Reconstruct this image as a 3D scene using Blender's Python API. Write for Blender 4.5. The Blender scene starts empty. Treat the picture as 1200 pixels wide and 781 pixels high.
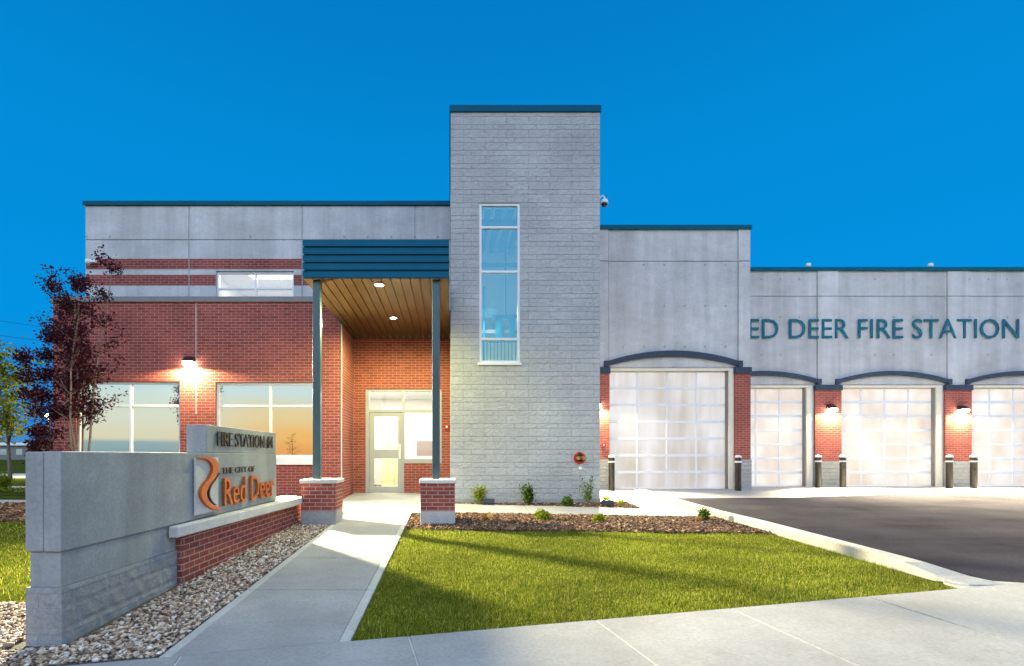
import bpy, bmesh, math, random
import numpy as np
from mathutils import Vector
random.seed(7); rng = np.random.default_rng(11)
R = math.radians
scene = bpy.context.scene
col = scene.collection
CZ = 1.02                       # camera height above the entrance floor (world z = 0)

# ------------------------------------------------------------------ camera
cd = bpy.data.cameras.new('camera'); cam = bpy.data.objects.new('camera', cd); col.objects.link(cam)
cam.location = (0, 0, CZ); cam.rotation_euler = (R(90), 0, 0)
cd.sensor_width = 36; cd.lens = 17.4; cd.shift_x = 0.0608; cd.shift_y = 0.1196
cd.clip_start = 0.05; cd.clip_end = 6000
scene.camera = cam
scene.render.engine = 'CYCLES'
scene.view_settings.view_transform = 'Standard'
scene.view_settings.look = 'None'
scene.view_settings.exposure = 0.0
scene.view_settings.gamma = 1.0
scene.cycles.max_bounces = 6
scene.cycles.sample_clamp_indirect = 4.0

# ------------------------------------------------------------------ world: dusk sky, blue ahead, afterglow behind the camera
w = bpy.data.worlds.new('World'); scene.world = w; w.use_nodes = True
nt = w.node_tree; nt.nodes.clear()
def wn(t, **k):
    n = nt.nodes.new(t)
    for a, b in k.items(): setattr(n, a, b)
    return n
out = wn('ShaderNodeOutputWorld'); bg = wn('ShaderNodeBackground'); nt.links.new(bg.outputs[0], out.inputs[0])
tc = wn('ShaderNodeTexCoord'); sx = wn('ShaderNodeSeparateXYZ'); nt.links.new(tc.outputs['Generated'], sx.inputs[0])
def wramp(stops):
    r = wn('ShaderNodeValToRGB'); r.color_ramp.interpolation = 'EASE'
    els = r.color_ramp.elements
    while len(els) < len(stops): els.new(0.5)
    for e, (p, c) in zip(els, stops): e.position = p; e.color = (*c, 1)
    nt.links.new(sx.outputs['Z'], r.inputs[0]); return r
front = wramp([(0.0, (0.10, 0.27, 0.58)), (0.06, (0.02, 0.25, 0.70)), (0.22, (0.001, 0.305, 0.80)), (0.45, (0.001, 0.275, 0.73)), (0.70, (0.001, 0.215, 0.60)), (1.0, (0.01, 0.17, 0.55))])
back = wramp([(0.0, (1.20, 0.50, 0.13)), (0.035, (1.25, 0.68, 0.20)), (0.075, (1.15, 0.88, 0.42)), (0.125, (0.85, 1.05, 1.02)), (0.30, (1.38, 1.82, 2.45)), (0.60, (1.05, 1.58, 2.50)), (0.85, (0.25, 0.50, 1.00)), (1.0, (0.06, 0.22, 0.60))])
pale = wramp([(0.0, (0.34, 0.50, 0.52)), (0.022, (0.40, 0.58, 0.60)), (0.030, (1.02, 0.95, 0.66)), (0.07, (0.98, 1.02, 0.80)), (0.13, (0.80, 1.05, 1.06)), (0.30, (1.38, 1.82, 2.45)), (0.60, (1.05, 1.58, 2.50)), (0.85, (0.25, 0.50, 1.00)), (1.0, (0.06, 0.22, 0.60))])  # grey-teal band put into the low sky, mirrored where a far hill would show
mr2 = wn('ShaderNodeMapRange'); mr2.interpolation_type = 'SMOOTHSTEP'; mr2.inputs['From Min'].default_value = -0.30; mr2.inputs['From Max'].default_value = -0.52
nt.links.new(sx.outputs['X'], mr2.inputs['Value'])
bx = wn('ShaderNodeMix', data_type='RGBA'); nt.links.new(mr2.outputs[0], bx.inputs['Factor']); nt.links.new(back.outputs[0], bx.inputs['A']); nt.links.new(pale.outputs[0], bx.inputs['B'])
mr = wn('ShaderNodeMapRange'); mr.interpolation_type = 'SMOOTHSTEP'
mr.inputs['From Min'].default_value = -0.45; mr.inputs['From Max'].default_value = 0.35
nt.links.new(sx.outputs['Y'], mr.inputs['Value'])
mx = wn('ShaderNodeMix', data_type='RGBA'); nt.links.new(mr.outputs[0], mx.inputs['Factor'])
nt.links.new(bx.outputs['Result'], mx.inputs['A']); nt.links.new(front.outputs[0], mx.inputs['B'])
nt.links.new(mx.outputs['Result'], bg.inputs['Color']); bg.inputs['Strength'].default_value = 0.95

# very soft sun lamp for the afterglow, added behind the camera to lift the facade
sl = bpy.data.lights.new('afterglow', 'SUN'); sl.energy = 0.5; sl.angle = R(30); sl.color = (1.0, 0.92, 0.88)
so = bpy.data.objects.new('afterglow', sl); col.objects.link(so); so.rotation_euler = (R(50), 0, R(-12))

# ------------------------------------------------------------------ geometry helpers
def fx(px, Z): return (px - 527.0) * Z / 580.0
def fz(py, Z): return CZ + (534.0 - py) * Z / 580.0
def gz(y): return 0.045 * (min(max(y, -2.0), 13.2) - 13.2)

def new_obj(name, me, mat=None, parent=None):
    o = bpy.data.objects.new(name, me); col.objects.link(o)
    if mat: me.materials.append(mat)
    if parent is not None:
        o.parent = parent
        me.transform(__import__('mathutils').Matrix.Translation(-world_loc(parent)))
    return o
def world_loc(o):
    v = Vector(o.location)
    while o.parent: o = o.parent; v += o.location
    return v
def tag(o, label=None, cat=None, group=None, kind=None):
    if label: o['label'] = label
    if cat: o['category'] = cat
    if group: o['group'] = group
    if kind: o['kind'] = kind
    return o
def empty(name, loc, label=None, cat=None, group=None):
    o = bpy.data.objects.new(name, None); col.objects.link(o); o.location = loc
    o.empty_display_size = 0.1
    return tag(o, label, cat, group)
def copy_tree(o, parent=None):
    c = o.copy(); col.objects.link(c)
    if parent is not None: c.parent = parent
    for ch in [x for x in o.children]: copy_tree(ch, c)
    return c

class MB:
    def __init__(s): s.v = []; s.f = []
    def add(s, vs, fs):
        n = len(s.v); s.v += [tuple(p) for p in vs]; s.f += [tuple(i + n for i in f) for f in fs]; return s
    def box(s, x0, x1, y0, y1, z0, z1):
        vs = [(x0,y0,z0),(x1,y0,z0),(x1,y1,z0),(x0,y1,z0),(x0,y0,z1),(x1,y0,z1),(x1,y1,z1),(x0,y1,z1)]
        return s.add(vs, [(3,2,1,0),(4,5,6,7),(0,1,5,4),(1,2,6,5),(2,3,7,6),(3,0,4,7)])
    def prism(s, pts, y0, y1, axis='y'):
        n = len(pts)
        if axis == 'y': a = [(p[0], y0, p[1]) for p in pts]; b = [(p[0], y1, p[1]) for p in pts]
        elif axis == 'z': a = [(p[0], p[1], y0) for p in pts]; b = [(p[0], p[1], y1) for p in pts]
        else: a = [(y0, p[0], p[1]) for p in pts]; b = [(y1, p[0], p[1]) for p in pts]
        return s.add(a + b, [tuple(range(n)), tuple(range(2*n-1, n-1, -1))] + [(i, i+n, (i+1) % n + n, (i+1) % n) for i in range(n)])
    def tube(s, pts, rad, n=8, cap=True):
        pts = [Vector(p) for p in pts]
        if not hasattr(rad, '__len__'): rad = [rad]*len(pts)
        rings = []
        for i, p in enumerate(pts):
            d = (pts[min(i+1, len(pts)-1)] - pts[max(i-1, 0)]).normalized()
            u = d.cross(Vector((0.31, 0.17, 0.93))); 
            if u.length < 0.1: u = d.cross(Vector((1, 0, 0)))
            u.normalize(); v = d.cross(u)
            rings.append([p + (u*math.cos(a) + v*math.sin(a))*rad[i] for a in [2*math.pi*k/n for k in range(n)]])
        vs = [q for r in rings for q in r]; fs = []
        for i in range(len(rings)-1):
            for k in range(n): fs.append((i*n+k, i*n+(k+1) % n, (i+1)*n+(k+1) % n, (i+1)*n+k))
        if cap: fs.append(tuple(range(n-1, -1, -1))); fs.append(tuple((len(rings)-1)*n+k for k in range(n)))
        return s.add(vs, fs)
    def lathe(s, prof, c, n=20):
        vs = [(c[0]+r*math.cos(2*math.pi*k/n), c[1]+r*math.sin(2*math.pi*k/n), c[2]+z) for r, z in prof for k in range(n)]
        fs = [(i*n+k, i*n+(k+1) % n, (i+1)*n+(k+1) % n, (i+1)*n+k) for i in range(len(prof)-1) for k in range(n)]
        fs.append(tuple(range(n-1, -1, -1))); fs.append(tuple((len(prof)-1)*n+k for k in range(n)))
        return s.add(vs, fs)
    def build(s, name, mat=None, parent=None, bevel=0, smooth=False, fix=True):
        me = bpy.data.meshes.new(name); me.from_pydata(s.v, [], s.f); me.update()
        if fix:
            bm = bmesh.new(); bm.from_mesh(me); bmesh.ops.recalc_face_normals(bm, faces=bm.faces); bm.to_mesh(me); bm.free()
        if smooth:
            me.polygons.foreach_set('use_smooth', [True]*len(me.polygons))
        o = new_obj(name, me, mat, parent)
        if bevel:
            m = o.modifiers.new('bevel', 'BEVEL'); m.width = bevel; m.segments = 2; m.limit_method = 'ANGLE'; m.angle_limit = R(40)
        return o

def slab_wall(name, mat, parent, x0, x1, z0, z1, yf, thick, holes=(), back=True, bevel=0):
    """wall in the XZ plane as one closed solid with rectangular holes (hx0,hx1,hz0,hz1)"""
    def cuts(a, b, vals):
        c = sorted(set([a, b] + [min(max(v, a), b) for v in vals])); r = [c[0]]
        for q in c[1:]:
            if q - r[-1] > 1e-5: r.append(q)
        return r
    xs = cuts(x0, x1, [h[0] for h in holes] + [h[1] for h in holes])
    zs = cuts(z0, z1, [h[2] for h in holes] + [h[3] for h in holes])
    nx, nz = len(xs)-1, len(zs)-1
    def solid(i, k):
        if i < 0 or k < 0 or i >= nx or k >= nz: return False
        cx = (xs[i]+xs[i+1])/2; cz = (zs[k]+zs[k+1])/2
        return not any(h[0] < cx < h[1] and h[2] < cz < h[3] for h in holes)
    vid = {}; vs = []; fs = []
    def V(i, k, b):
        if (i, k, b) not in vid: vid[(i, k, b)] = len(vs); vs.append((xs[i], yf + (thick if b else 0), zs[k]))
        return vid[(i, k, b)]
    for i in range(nx):
        for k in range(nz):
            if not solid(i, k): continue
            fs.append((V(i,k,0), V(i+1,k,0), V(i+1,k+1,0), V(i,k+1,0)))
            if back: fs.append((V(i,k+1,1), V(i+1,k+1,1), V(i+1,k,1), V(i,k,1)))
            if not solid(i-1, k): fs.append((V(i,k,1), V(i,k,0), V(i,k+1,0), V(i,k+1,1)))
            if not solid(i+1, k): fs.append((V(i+1,k,0), V(i+1,k,1), V(i+1,k+1,1), V(i+1,k+1,0)))
            if not solid(i, k-1): fs.append((V(i,k,0), V(i,k,1), V(i+1,k,1), V(i+1,k,0)))
            if not solid(i, k+1): fs.append((V(i,k+1,0), V(i+1,k+1,0), V(i+1,k+1,1), V(i,k+1,1)))
    m = MB(); m.add(vs, fs)
    return m.build(name, mat, parent, bevel=bevel, fix=False)

def np_mesh(name, verts, faces, mat, smooth=False):
    me = bpy.data.meshes.new(name)
    verts = np.asarray(verts, dtype=np.float32); faces = np.asarray(faces, dtype=np.int32); k = faces.shape[1]
    me.vertices.add(len(verts)); me.vertices.foreach_set('co', verts.ravel())
    me.loops.add(faces.size); me.loops.foreach_set('vertex_index', faces.ravel())
    me.polygons.add(len(faces)); me.polygons.foreach_set('loop_start', np.arange(0, faces.size, k, dtype=np.int32))
    me.polygons.foreach_set('use_smooth', np.full(len(faces), smooth))
    me.update(calc_edges=True); me.validate()
    return new_obj(name, me, mat)

# ------------------------------------------------------------------ materials
def mat(name):
    m = bpy.data.materials.new(name); m.use_nodes = True; t = m.node_tree; t.nodes.clear()
    o = t.nodes.new('ShaderNodeOutputMaterial'); b = t.nodes.new('ShaderNodeBsdfPrincipled'); t.links.new(b.outputs[0], o.inputs[0])
    return m, t, b, o
def N(t, ty, **k):
    n = t.nodes.new(ty)
    for a, b in k.items():
        if a in n.inputs: n.inputs[a].default_value = b
        else: setattr(n, a, b)
    return n
def mixc(t, fac, a, b, blend='MIX'):
    n = t.nodes.new('ShaderNodeMix'); n.data_type = 'RGBA'; n.blend_type = blend
    for s, v in (('Factor', fac), ('A', a), ('B', b)):
        if hasattr(v, 'is_output') or isinstance(v, bpy.types.NodeSocket): t.links.new(v, n.inputs[s])
        elif s == 'Factor': n.inputs[s].default_value = v
        else: n.inputs[s].default_value = (*v, 1) if len(v) == 3 else v
    return n.outputs['Result']
def math_(t, op, a, b=None):
    n = t.nodes.new('ShaderNodeMath'); n.operation = op
    for i, v in enumerate((a, b)):
        if v is None: continue
        if isinstance(v, bpy.types.NodeSocket): t.links.new(v, n.inputs[i])
        else: n.inputs[i].default_value = v
    return n.outputs[0]
def noise(t, vec, scale, detail=4, rough=0.55):
    n = t.nodes.new('ShaderNodeTexNoise'); n.inputs['Scale'].default_value = scale; n.inputs['Detail'].default_value = detail; n.inputs['Roughness'].default_value = rough
    t.links.new(vec, n.inputs['Vector']); return n.outputs['Fac']
def ramp(t, fac, stops):
    r = t.nodes.new('ShaderNodeValToRGB'); els = r.color_ramp.elements
    while len(els) < len(stops): els.new(0.5)
    for e, (p, c) in zip(els, stops): e.position = p; e.color = (*c, 1) if hasattr(c, '__len__') else (c, c, c, 1)
    t.links.new(fac, r.inputs[0]); return r.outputs[0]
def pos(t): return t.nodes.new('ShaderNodeNewGeometry').outputs['Position']
def mapping(t, vec, scale=(1,1,1), rot=(0,0,0)):
    m = t.nodes.new('ShaderNodeMapping'); m.inputs['Scale'].default_value = scale; m.inputs['Rotation'].default_value = rot
    t.links.new(vec, m.inputs['Vector']); return m.outputs[0]
def bump(t, b, h, strength=0.3, dist=0.01):
    n = t.nodes.new('ShaderNodeBump'); n.inputs['Strength'].default_value = strength; n.inputs['Distance'].default_value = dist
    t.links.new(h, n.inputs['Height']); t.links.new(n.outputs[0], b.inputs['Normal'])
def face_uv(t, zwarp=0.0, zper=0.3, yaw=None):
    """(u,z) in metres along the wall whatever way it faces"""
    g = t.nodes.new('ShaderNodeNewGeometry'); s = t.nodes.new('ShaderNodeSeparateXYZ'); t.links.new(g.outputs['Position'], s.inputs[0])
    sn = t.nodes.new('ShaderNodeSeparateXYZ'); t.links.new(g.outputs['True Normal'], sn.inputs[0])
    side = math_(t, 'GREATER_THAN', math_(t, 'ABSOLUTE', sn.outputs['X']), 0.6)
    top = math_(t, 'GREATER_THAN', math_(t, 'ABSOLUTE', sn.outputs['Z']), 0.6)
    u = math_(t, 'ADD', math_(t, 'MULTIPLY', s.outputs['Y'], side), math_(t, 'MULTIPLY', s.outputs['X'], math_(t, 'SUBTRACT', 1.0, side)))
    z = math_(t, 'ADD', s.outputs['Z'], math_(t, 'MULTIPLY', s.outputs['Y'], top))
    if zwarp: z = math_(t, 'ADD', z, math_(t, 'MULTIPLY', math_(t, 'COSINE', math_(t, 'MULTIPLY', z, 2*math.pi/zper)), zwarp))
    c = t.nodes.new('ShaderNodeCombineXYZ'); t.links.new(u, c.inputs[0]); t.links.new(z, c.inputs[1])
    return c.outputs[0], g.outputs['Position']

def brick_mat(name, c1, c2, mortar, w=0.203, h=0.0677, ms=0.0045):
    m, t, b, o = mat(name); uv, p = face_uv(t)
    br = t.nodes.new('ShaderNodeTexBrick'); t.links.new(uv, br.inputs['Vector'])
    for k, v in (('Scale', 1), ('Mortar Size', ms), ('Mortar Smooth', 0.3), ('Bias', 0), ('Brick Width', w), ('Row Height', h)): br.inputs[k].default_value = v
    br.inputs['Color1'].default_value = (*c1, 1); br.inputs['Color2'].default_value = (*c2, 1); br.inputs['Mortar'].default_value = (*mortar, 1)
    big = noise(t, p, 0.9, 3); fine = noise(t, p, 60, 4)
    c = mixc(t, 1.0, br.outputs['Color'], ramp(t, big, [(0.3, 0.82), (0.7, 1.12)]), 'MULTIPLY')
    c = mixc(t, 1.0, c, ramp(t, fine, [(0.3, 0.75), (0.7, 1.2)]), 'MULTIPLY')
    t.links.new(c, b.inputs['Base Color']); b.inputs['Roughness'].default_value = 0.85; b.inputs['Specular IOR Level'].default_value = 0.15
    hh = math_(t, 'ADD', math_(t, 'MULTIPLY', br.outputs['Fac'], -1.0), math_(t, 'MULTIPLY', fine, 0.3))
    bump(t, b, hh, 0.6, 0.006)
    return m
def concrete_mat(name, base=0.40, tint=(1.0, 1.0, 1.0), streak=0.5, ties=False, rough=0.85, blot=0.14, bs=0.25):
    m, t, b, o = mat(name); p = pos(t)
    n1 = noise(t, p, 0.55, 6, 0.6); n2 = noise(t, mapping(t, p, (3.3, 3.3, 0.22)), 1.0, 6, 0.6); n3 = noise(t, p, 38, 5, 0.6); n4 = noise(t, mapping(t, p, (0.8, 0.8, 1.3)), 2.3, 7, 0.7)
    c = mixc(t, 1.0, (base*tint[0], base*tint[1], base*tint[2]), ramp(t, n1, [(0.3, 1-blot), (0.7, 1+blot)]), 'MULTIPLY')
    c = mixc(t, streak, c, mixc(t, 1.0, c, ramp(t, n2, [(0.35, 0.72), (0.65, 1.18)]), 'MULTIPLY'))
    c = mixc(t, 0.5, c, mixc(t, 1.0, c, ramp(t, n4, [(0.35, 0.80), (0.65, 1.12)]), 'MULTIPLY'))
    c = mixc(t, 1.0, c, ramp(t, n3, [(0.3, 0.86), (0.7, 1.1)]), 'MULTIPLY')
    if ties:   # form tie marks
        s = t.nodes.new('ShaderNodeSeparateXYZ'); t.links.new(p, s.inputs[0])
        fxx = math_(t, 'SUBTRACT', math_(t, 'FRACT', math_(t, 'MULTIPLY', s.outputs['X'], 1/0.61)), 0.5)
        fzz = math_(t, 'SUBTRACT', math_(t, 'FRACT', math_(t, 'MULTIPLY', s.outputs['Z'], 1/1.22)), 0.5)
        d = math_(t, 'SQRT', math_(t, 'ADD', math_(t, 'POWER', fxx, 2), math_(t, 'POWER', math_(t, 'MULTIPLY', fzz, 2), 2)))
        dot = math_(t, 'LESS_THAN', d, 0.055)
        keep = math_(t, 'GREATER_THAN', noise(t, p, 1.7, 1), 0.47)
        c = mixc(t, math_(t, 'MULTIPLY', math_(t, 'MULTIPLY', dot, keep), 0.6), c, (0.20, 0.20, 0.21))
    t.links.new(c, b.inputs['Base Color']); b.inputs['Roughness'].default_value = rough; b.inputs['Specular IOR Level'].default_value = 0.3
    bump(t, b, math_(t, 'ADD', n3, n2), bs, 0.006)
    return m
def block_mat(name, base, tint, bw, rh, warp, strength=1.0):
    m, t, b, o = mat(name); uv, p = face_uv(t, warp, rh*2)
    br = t.nodes.new('ShaderNodeTexBrick'); t.links.new(uv, br.inputs['Vector'])
    for k, v in (('Scale', 1), ('Mortar Size', 0.005), ('Mortar Smooth', 0.4), ('Bias', 0), ('Brick Width', bw), ('Row Height', rh)): br.inputs[k].default_value = v
    br.offset = 0.37; br.offset_frequency = 2; br.squash = 1.0
    cc = [base*x for x in tint]
    br.inputs['Color1'].default_value = (cc[0]*0.94, cc[1]*0.94, cc[2]*0.94, 1); br.inputs['Color2'].default_value = (cc[0]*1.04, cc[1]*1.04, cc[2]*1.04, 1)
    br.inputs['Mortar'].default_value = (cc[0]*0.82, cc[1]*0.82, cc[2]*0.83, 1)
    n1 = noise(t, p, 7, 6, 0.62); n2 = noise(t, p, 45, 4); n0 = noise(t, p, 0.7, 3)
    nz = noise(t, mapping(t, p, (11, 11, 17)), 1.0, 6, 0.68)
    c = mixc(t, 1.0, br.outputs['Color'], ramp(t, n0, [(0.3, 0.88), (0.7, 1.1)]), 'MULTIPLY')
    c = mixc(t, 1.0, c, ramp(t, n2, [(0.3, 0.82), (0.7, 1.14)]), 'MULTIPLY')
    c = mixc(t, 1.0, c, ramp(t, nz, [(0.3, 0.86), (0.7, 1.1)]), 'MULTIPLY')
    t.links.new(c, b.inputs['Base Color']); b.inputs['Roughness'].default_value = 0.9
    h = math_(t, 'ADD', math_(t, 'ADD', math_(t, 'MULTIPLY', br.outputs['Fac'], -0.7), math_(t, 'MULTIPLY', nz, 1.0)), math_(t, 'ADD', math_(t, 'MULTIPLY', n1, 0.9), math_(t, 'MULTIPLY', n2, 0.15)))
    bump(t, b, h, strength, 0.035)
    return m
def plain(name, c, rough=0.5, metal=0.0, var=0.12, scale=6.0, spec=0.5, bs=0.0):
    m, t, b, o = mat(name); p = pos(t); n = noise(t, p, scale, 5)
    cc = mixc(t, 1.0, c, ramp(t, n, [(0.3, 1-var), (0.7, 1+var)]), 'MULTIPLY')
    t.links.new(cc, b.inputs['Base Color']); b.inputs['Metallic'].default_value = metal
    b.inputs['Specular IOR Level'].default_value = spec
    t.links.new(ramp(t, noise(t, p, scale*3, 3), [(0.3, max(0.03, rough-0.07)), (0.7, rough+0.07)]), b.inputs['Roughness'])
    if bs: bump(t, b, noise(t, p, scale*5, 4), bs, 0.01)
    return m
def emit(name, c, s):
    m, t, b, o = mat(name); b.inputs['Base Color'].default_value = (0.8, 0.8, 0.8, 1)
    b.inputs['Emission Color'].default_value = (*c, 1); b.inputs['Emission Strength'].default_value = s; return m
def glass(name, gloss, tint=(1, 1, 1), body=None, gl=(0.95, 0.98, 1.0)):
    m, t, b, o = mat(name); t.nodes.remove(b)
    g = t.nodes.new('ShaderNodeBsdfGlossy'); g.inputs['Color'].default_value = (*gl, 1); g.inputs['Roughness'].default_value = 0.003
    bp = t.nodes.new('ShaderNodeBump'); bp.inputs['Strength'].default_value = 0.02; bp.inputs['Distance'].default_value = 0.02
    t.links.new(noise(t, pos(t), 0.9, 1), bp.inputs['Height']); t.links.new(bp.outputs[0], g.inputs['Normal'])
    if body: d = t.nodes.new('ShaderNodeBsdfDiffuse'); d.inputs[0].default_value = (*body, 1)
    else: d = t.nodes.new('ShaderNodeBsdfTransparent'); d.inputs[0].default_value = (*tint, 1)
    x = t.nodes.new('ShaderNodeMixShader'); x.inputs[0].default_value = gloss
    t.links.new(d.outputs[0], x.inputs[1]); t.links.new(g.outputs[0], x.inputs[2]); t.links.new(x.outputs[0], o.inputs[0]); return m
def island(name, stops, rough=0.8, extra=None, transl=0.0):
    m, t, b, o = mat(name); g = t.nodes.new('ShaderNodeNewGeometry')
    c = ramp(t, g.outputs['Random Per Island'], stops)
    c = mixc(t, 1.0, c, ramp(t, noise(t, g.outputs['Position'], extra or 1.2, 4), [(0.3, 0.72), (0.7, 1.25)]), 'MULTIPLY')
    t.links.new(c, b.inputs['Base Color']); b.inputs['Roughness'].default_value = rough; b.inputs['Specular IOR Level'].default_value = 0.12
    if transl:
        tr = t.nodes.new('ShaderNodeBsdfTranslucent'); t.links.new(c, tr.inputs[0])
        x = t.nodes.new('ShaderNodeMixShader'); x.inputs[0].default_value = transl
        t.links.new(b.outputs[0], x.inputs[1]); t.links.new(tr.outputs[0], x.inputs[2]); t.links.new(x.outputs[0], o.inputs[0])
    return m

M = {}
M['brick'] = brick_mat('red_brick', (0.31, 0.074, 0.056), (0.215, 0.052, 0.044), (0.44, 0.30, 0.28))
M['brick_pier'] = brick_mat('pier_brick', (0.31, 0.080, 0.060), (0.21, 0.054, 0.044), (0.44, 0.32, 0.29), ms=0.006)
M['conc'] = concrete_mat('cast_concrete', 0.50, (1.0, 1.0, 1.03), 0.5, True)
M['conc_pil'] = concrete_mat('pilaster_concrete', 0.55, (1.0, 1.0, 1.02), 0.5)
M['conc_sign'] = concrete_mat('sign_concrete', 0.30, (0.96, 1.0, 1.02), 0.45, blot=0.15, bs=0.3)
M['conc_light'] = concrete_mat('pale_cap_concrete', 0.55, (1.0, 0.98, 0.95), 0.2)
M['conc_base'] = concrete_mat('footing_concrete', 0.36, (1, 1, 1), 0.3, blot=0.3, bs=0.6)
M['walk'] = concrete_mat('broomed_concrete', 0.30, (1.0, 0.985, 1.0), 0.0, blot=0.2, bs=0.35)
M['walk_edge'] = concrete_mat('tooled_edge_concrete', 0.42, (1.0, 0.98, 0.95), 0.0, blot=0.1, bs=0.15)
M['kerb'] = concrete_mat('kerb_concrete', 0.38, (1.0, 0.97, 0.90), 0.3, blot=0.25, bs=0.8)
M['tower'] = block_mat('tower_block', 0.46, (1.0, 1.0, 1.01), 0.49, 0.147, 0.022, 1.0)
M['stone'] = block_mat('split_face_block', 0.36, (1, 0.99, 0.96), 0.40, 0.12, 0.0, 1.0)
M['sign_stone'] = block_mat('sign_split_block', 0.27, (0.98, 1.0, 1.02), 0.62, 0.155, 0.025, 0.35)
M['teal'] = plain('teal_metal', (0.001, 0.085, 0.15), 0.4, 0.0, 0.08, 2.0, 0.06)
M['post'] = plain('grey_teal_steel', (0.045, 0.085, 0.10), 0.38, 0.3, 0.1, 4.0)
M['navy'] = plain('navy_band', (0.008, 0.022, 0.055), 0.5, 0.0, 0.1)
M['grey_flash'] = plain('grey_flashing', (0.16, 0.155, 0.16), 0.5, 0.0, 0.1)
M['white_frame'] = plain('white_aluminium', (0.72, 0.72, 0.74), 0.35, 0.0, 0.04)
M['entry_frame'] = plain('satin_grey_aluminium', (0.34, 0.34, 0.37), 0.4, 0.0, 0.04)
M['alu'] = plain('silver_aluminium', (0.74, 0.75, 0.78), 0.45, 0.0, 0.06)
M['jamb'] = plain('cream_jamb', (0.74, 0.68, 0.56), 0.5, 0.0, 0.06)
M['dark'] = plain('dark_bronze', (0.018, 0.014, 0.012), 0.4, 0.2, 0.1)
M['black'] = plain('black_plastic', (0.01, 0.01, 0.01), 0.35)
M['white'] = plain('white_paint', (0.78, 0.78, 0.78), 0.4, 0.0, 0.03)
M['red'] = plain('red_enamel', (0.50, 0.012, 0.02), 0.35)
M['brass'] = plain('brass', (0.55, 0.36, 0.10), 0.3, 0.9)
M['roofm'] = plain('roof_membrane', (0.12, 0.12, 0.13), 0.8)
M['room'] = plain('room_paint', (0.78, 0.76, 0.70), 0.8, 0, 0.02)
M['room_green'] = plain('lime_paint', (0.62, 0.64, 0.36), 0.8, 0, 0.02)
M['copper'] = plain('copper_orange', (0.62, 0.17, 0.045), 0.35, 0.55, 0.12, 12)
M['bronze_letter'] = plain('bronze_letter', (0.055, 0.040, 0.030), 0.4, 0.5, 0.15)
M['teal_letter'] = plain('teal_letter', (0.004, 0.10, 0.165), 0.5, 0.0, 0.08, 6, 0.15)
M['glass_low'] = glass('coated_glass', 0.74, body=(0.05, 0.055, 0.055))
M['glass_tower'] = glass('stair_glass', 0.32, tint=(0.72, 0.86, 0.92), gl=(0.18, 0.42, 0.50))
M['glass_clear'] = glass('clear_glass', 0.12)
M['lens'] = emit('lamp_lens', (1.0, 0.86, 0.62), 60)
M['down'] = emit('downlight_lens', (1.0, 0.84, 0.55), 40)
M['troffer'] = emit('ceiling_panel', (1.0, 0.97, 0.9), 5)

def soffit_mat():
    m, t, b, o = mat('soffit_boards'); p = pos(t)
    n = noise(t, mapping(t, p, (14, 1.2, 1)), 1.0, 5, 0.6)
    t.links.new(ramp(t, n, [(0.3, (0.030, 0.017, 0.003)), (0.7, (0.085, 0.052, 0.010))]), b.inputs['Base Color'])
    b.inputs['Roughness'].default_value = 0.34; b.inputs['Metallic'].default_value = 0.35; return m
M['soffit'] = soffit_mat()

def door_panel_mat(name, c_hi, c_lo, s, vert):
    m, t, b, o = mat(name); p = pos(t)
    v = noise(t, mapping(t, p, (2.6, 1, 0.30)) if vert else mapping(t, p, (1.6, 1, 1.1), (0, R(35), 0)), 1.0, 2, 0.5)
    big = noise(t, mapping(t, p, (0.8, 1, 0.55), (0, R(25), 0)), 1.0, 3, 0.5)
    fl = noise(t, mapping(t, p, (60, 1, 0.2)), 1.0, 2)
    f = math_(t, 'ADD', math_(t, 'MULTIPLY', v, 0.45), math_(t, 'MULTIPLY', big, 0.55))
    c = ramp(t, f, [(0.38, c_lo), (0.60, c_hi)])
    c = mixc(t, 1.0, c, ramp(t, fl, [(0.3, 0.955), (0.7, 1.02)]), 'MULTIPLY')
    t.links.new(c, b.inputs['Emission Color']); b.inputs['Emission Strength'].default_value = s  # light inside the bays is put in as patterned emission of the panels
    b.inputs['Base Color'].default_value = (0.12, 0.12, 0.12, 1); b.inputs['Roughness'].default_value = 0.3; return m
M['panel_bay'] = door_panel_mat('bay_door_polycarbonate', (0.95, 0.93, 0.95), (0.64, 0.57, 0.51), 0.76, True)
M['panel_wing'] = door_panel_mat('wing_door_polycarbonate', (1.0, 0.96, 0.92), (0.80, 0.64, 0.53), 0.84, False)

def ground_mat():
    m, t, b, o = mat('turf_ground'); p = pos(t)
    n = noise(t, p, 3, 6); n2 = noise(t, p, 0.15, 4); n3 = noise(t, p, 45, 3)
    c = ramp(t, n, [(0.3, (0.055, 0.070, 0.010)), (0.7, (0.120, 0.125, 0.020))])
    c = mixc(t, 1.0, c, ramp(t, n2, [(0.3, 0.7), (0.7, 1.2)]), 'MULTIPLY'); c = mixc(t, 1.0, c, ramp(t, n3, [(0.3, 0.6), (0.7, 1.3)]), 'MULTIPLY')
    n5 = noise(t, p, 45, 4, 0.7); c = mixc(t, 1.0, c, ramp(t, n5, [(0.3, 0.7), (0.7, 1.35)]), 'MULTIPLY')
    t.links.new(c, b.inputs['Base Color']); b.inputs['Roughness'].default_value = 0.95; b.inputs['Specular IOR Level'].default_value = 0.0; bump(t, b, n3, 0.5, 0.03); return m
M['ground'] = ground_mat()
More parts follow.
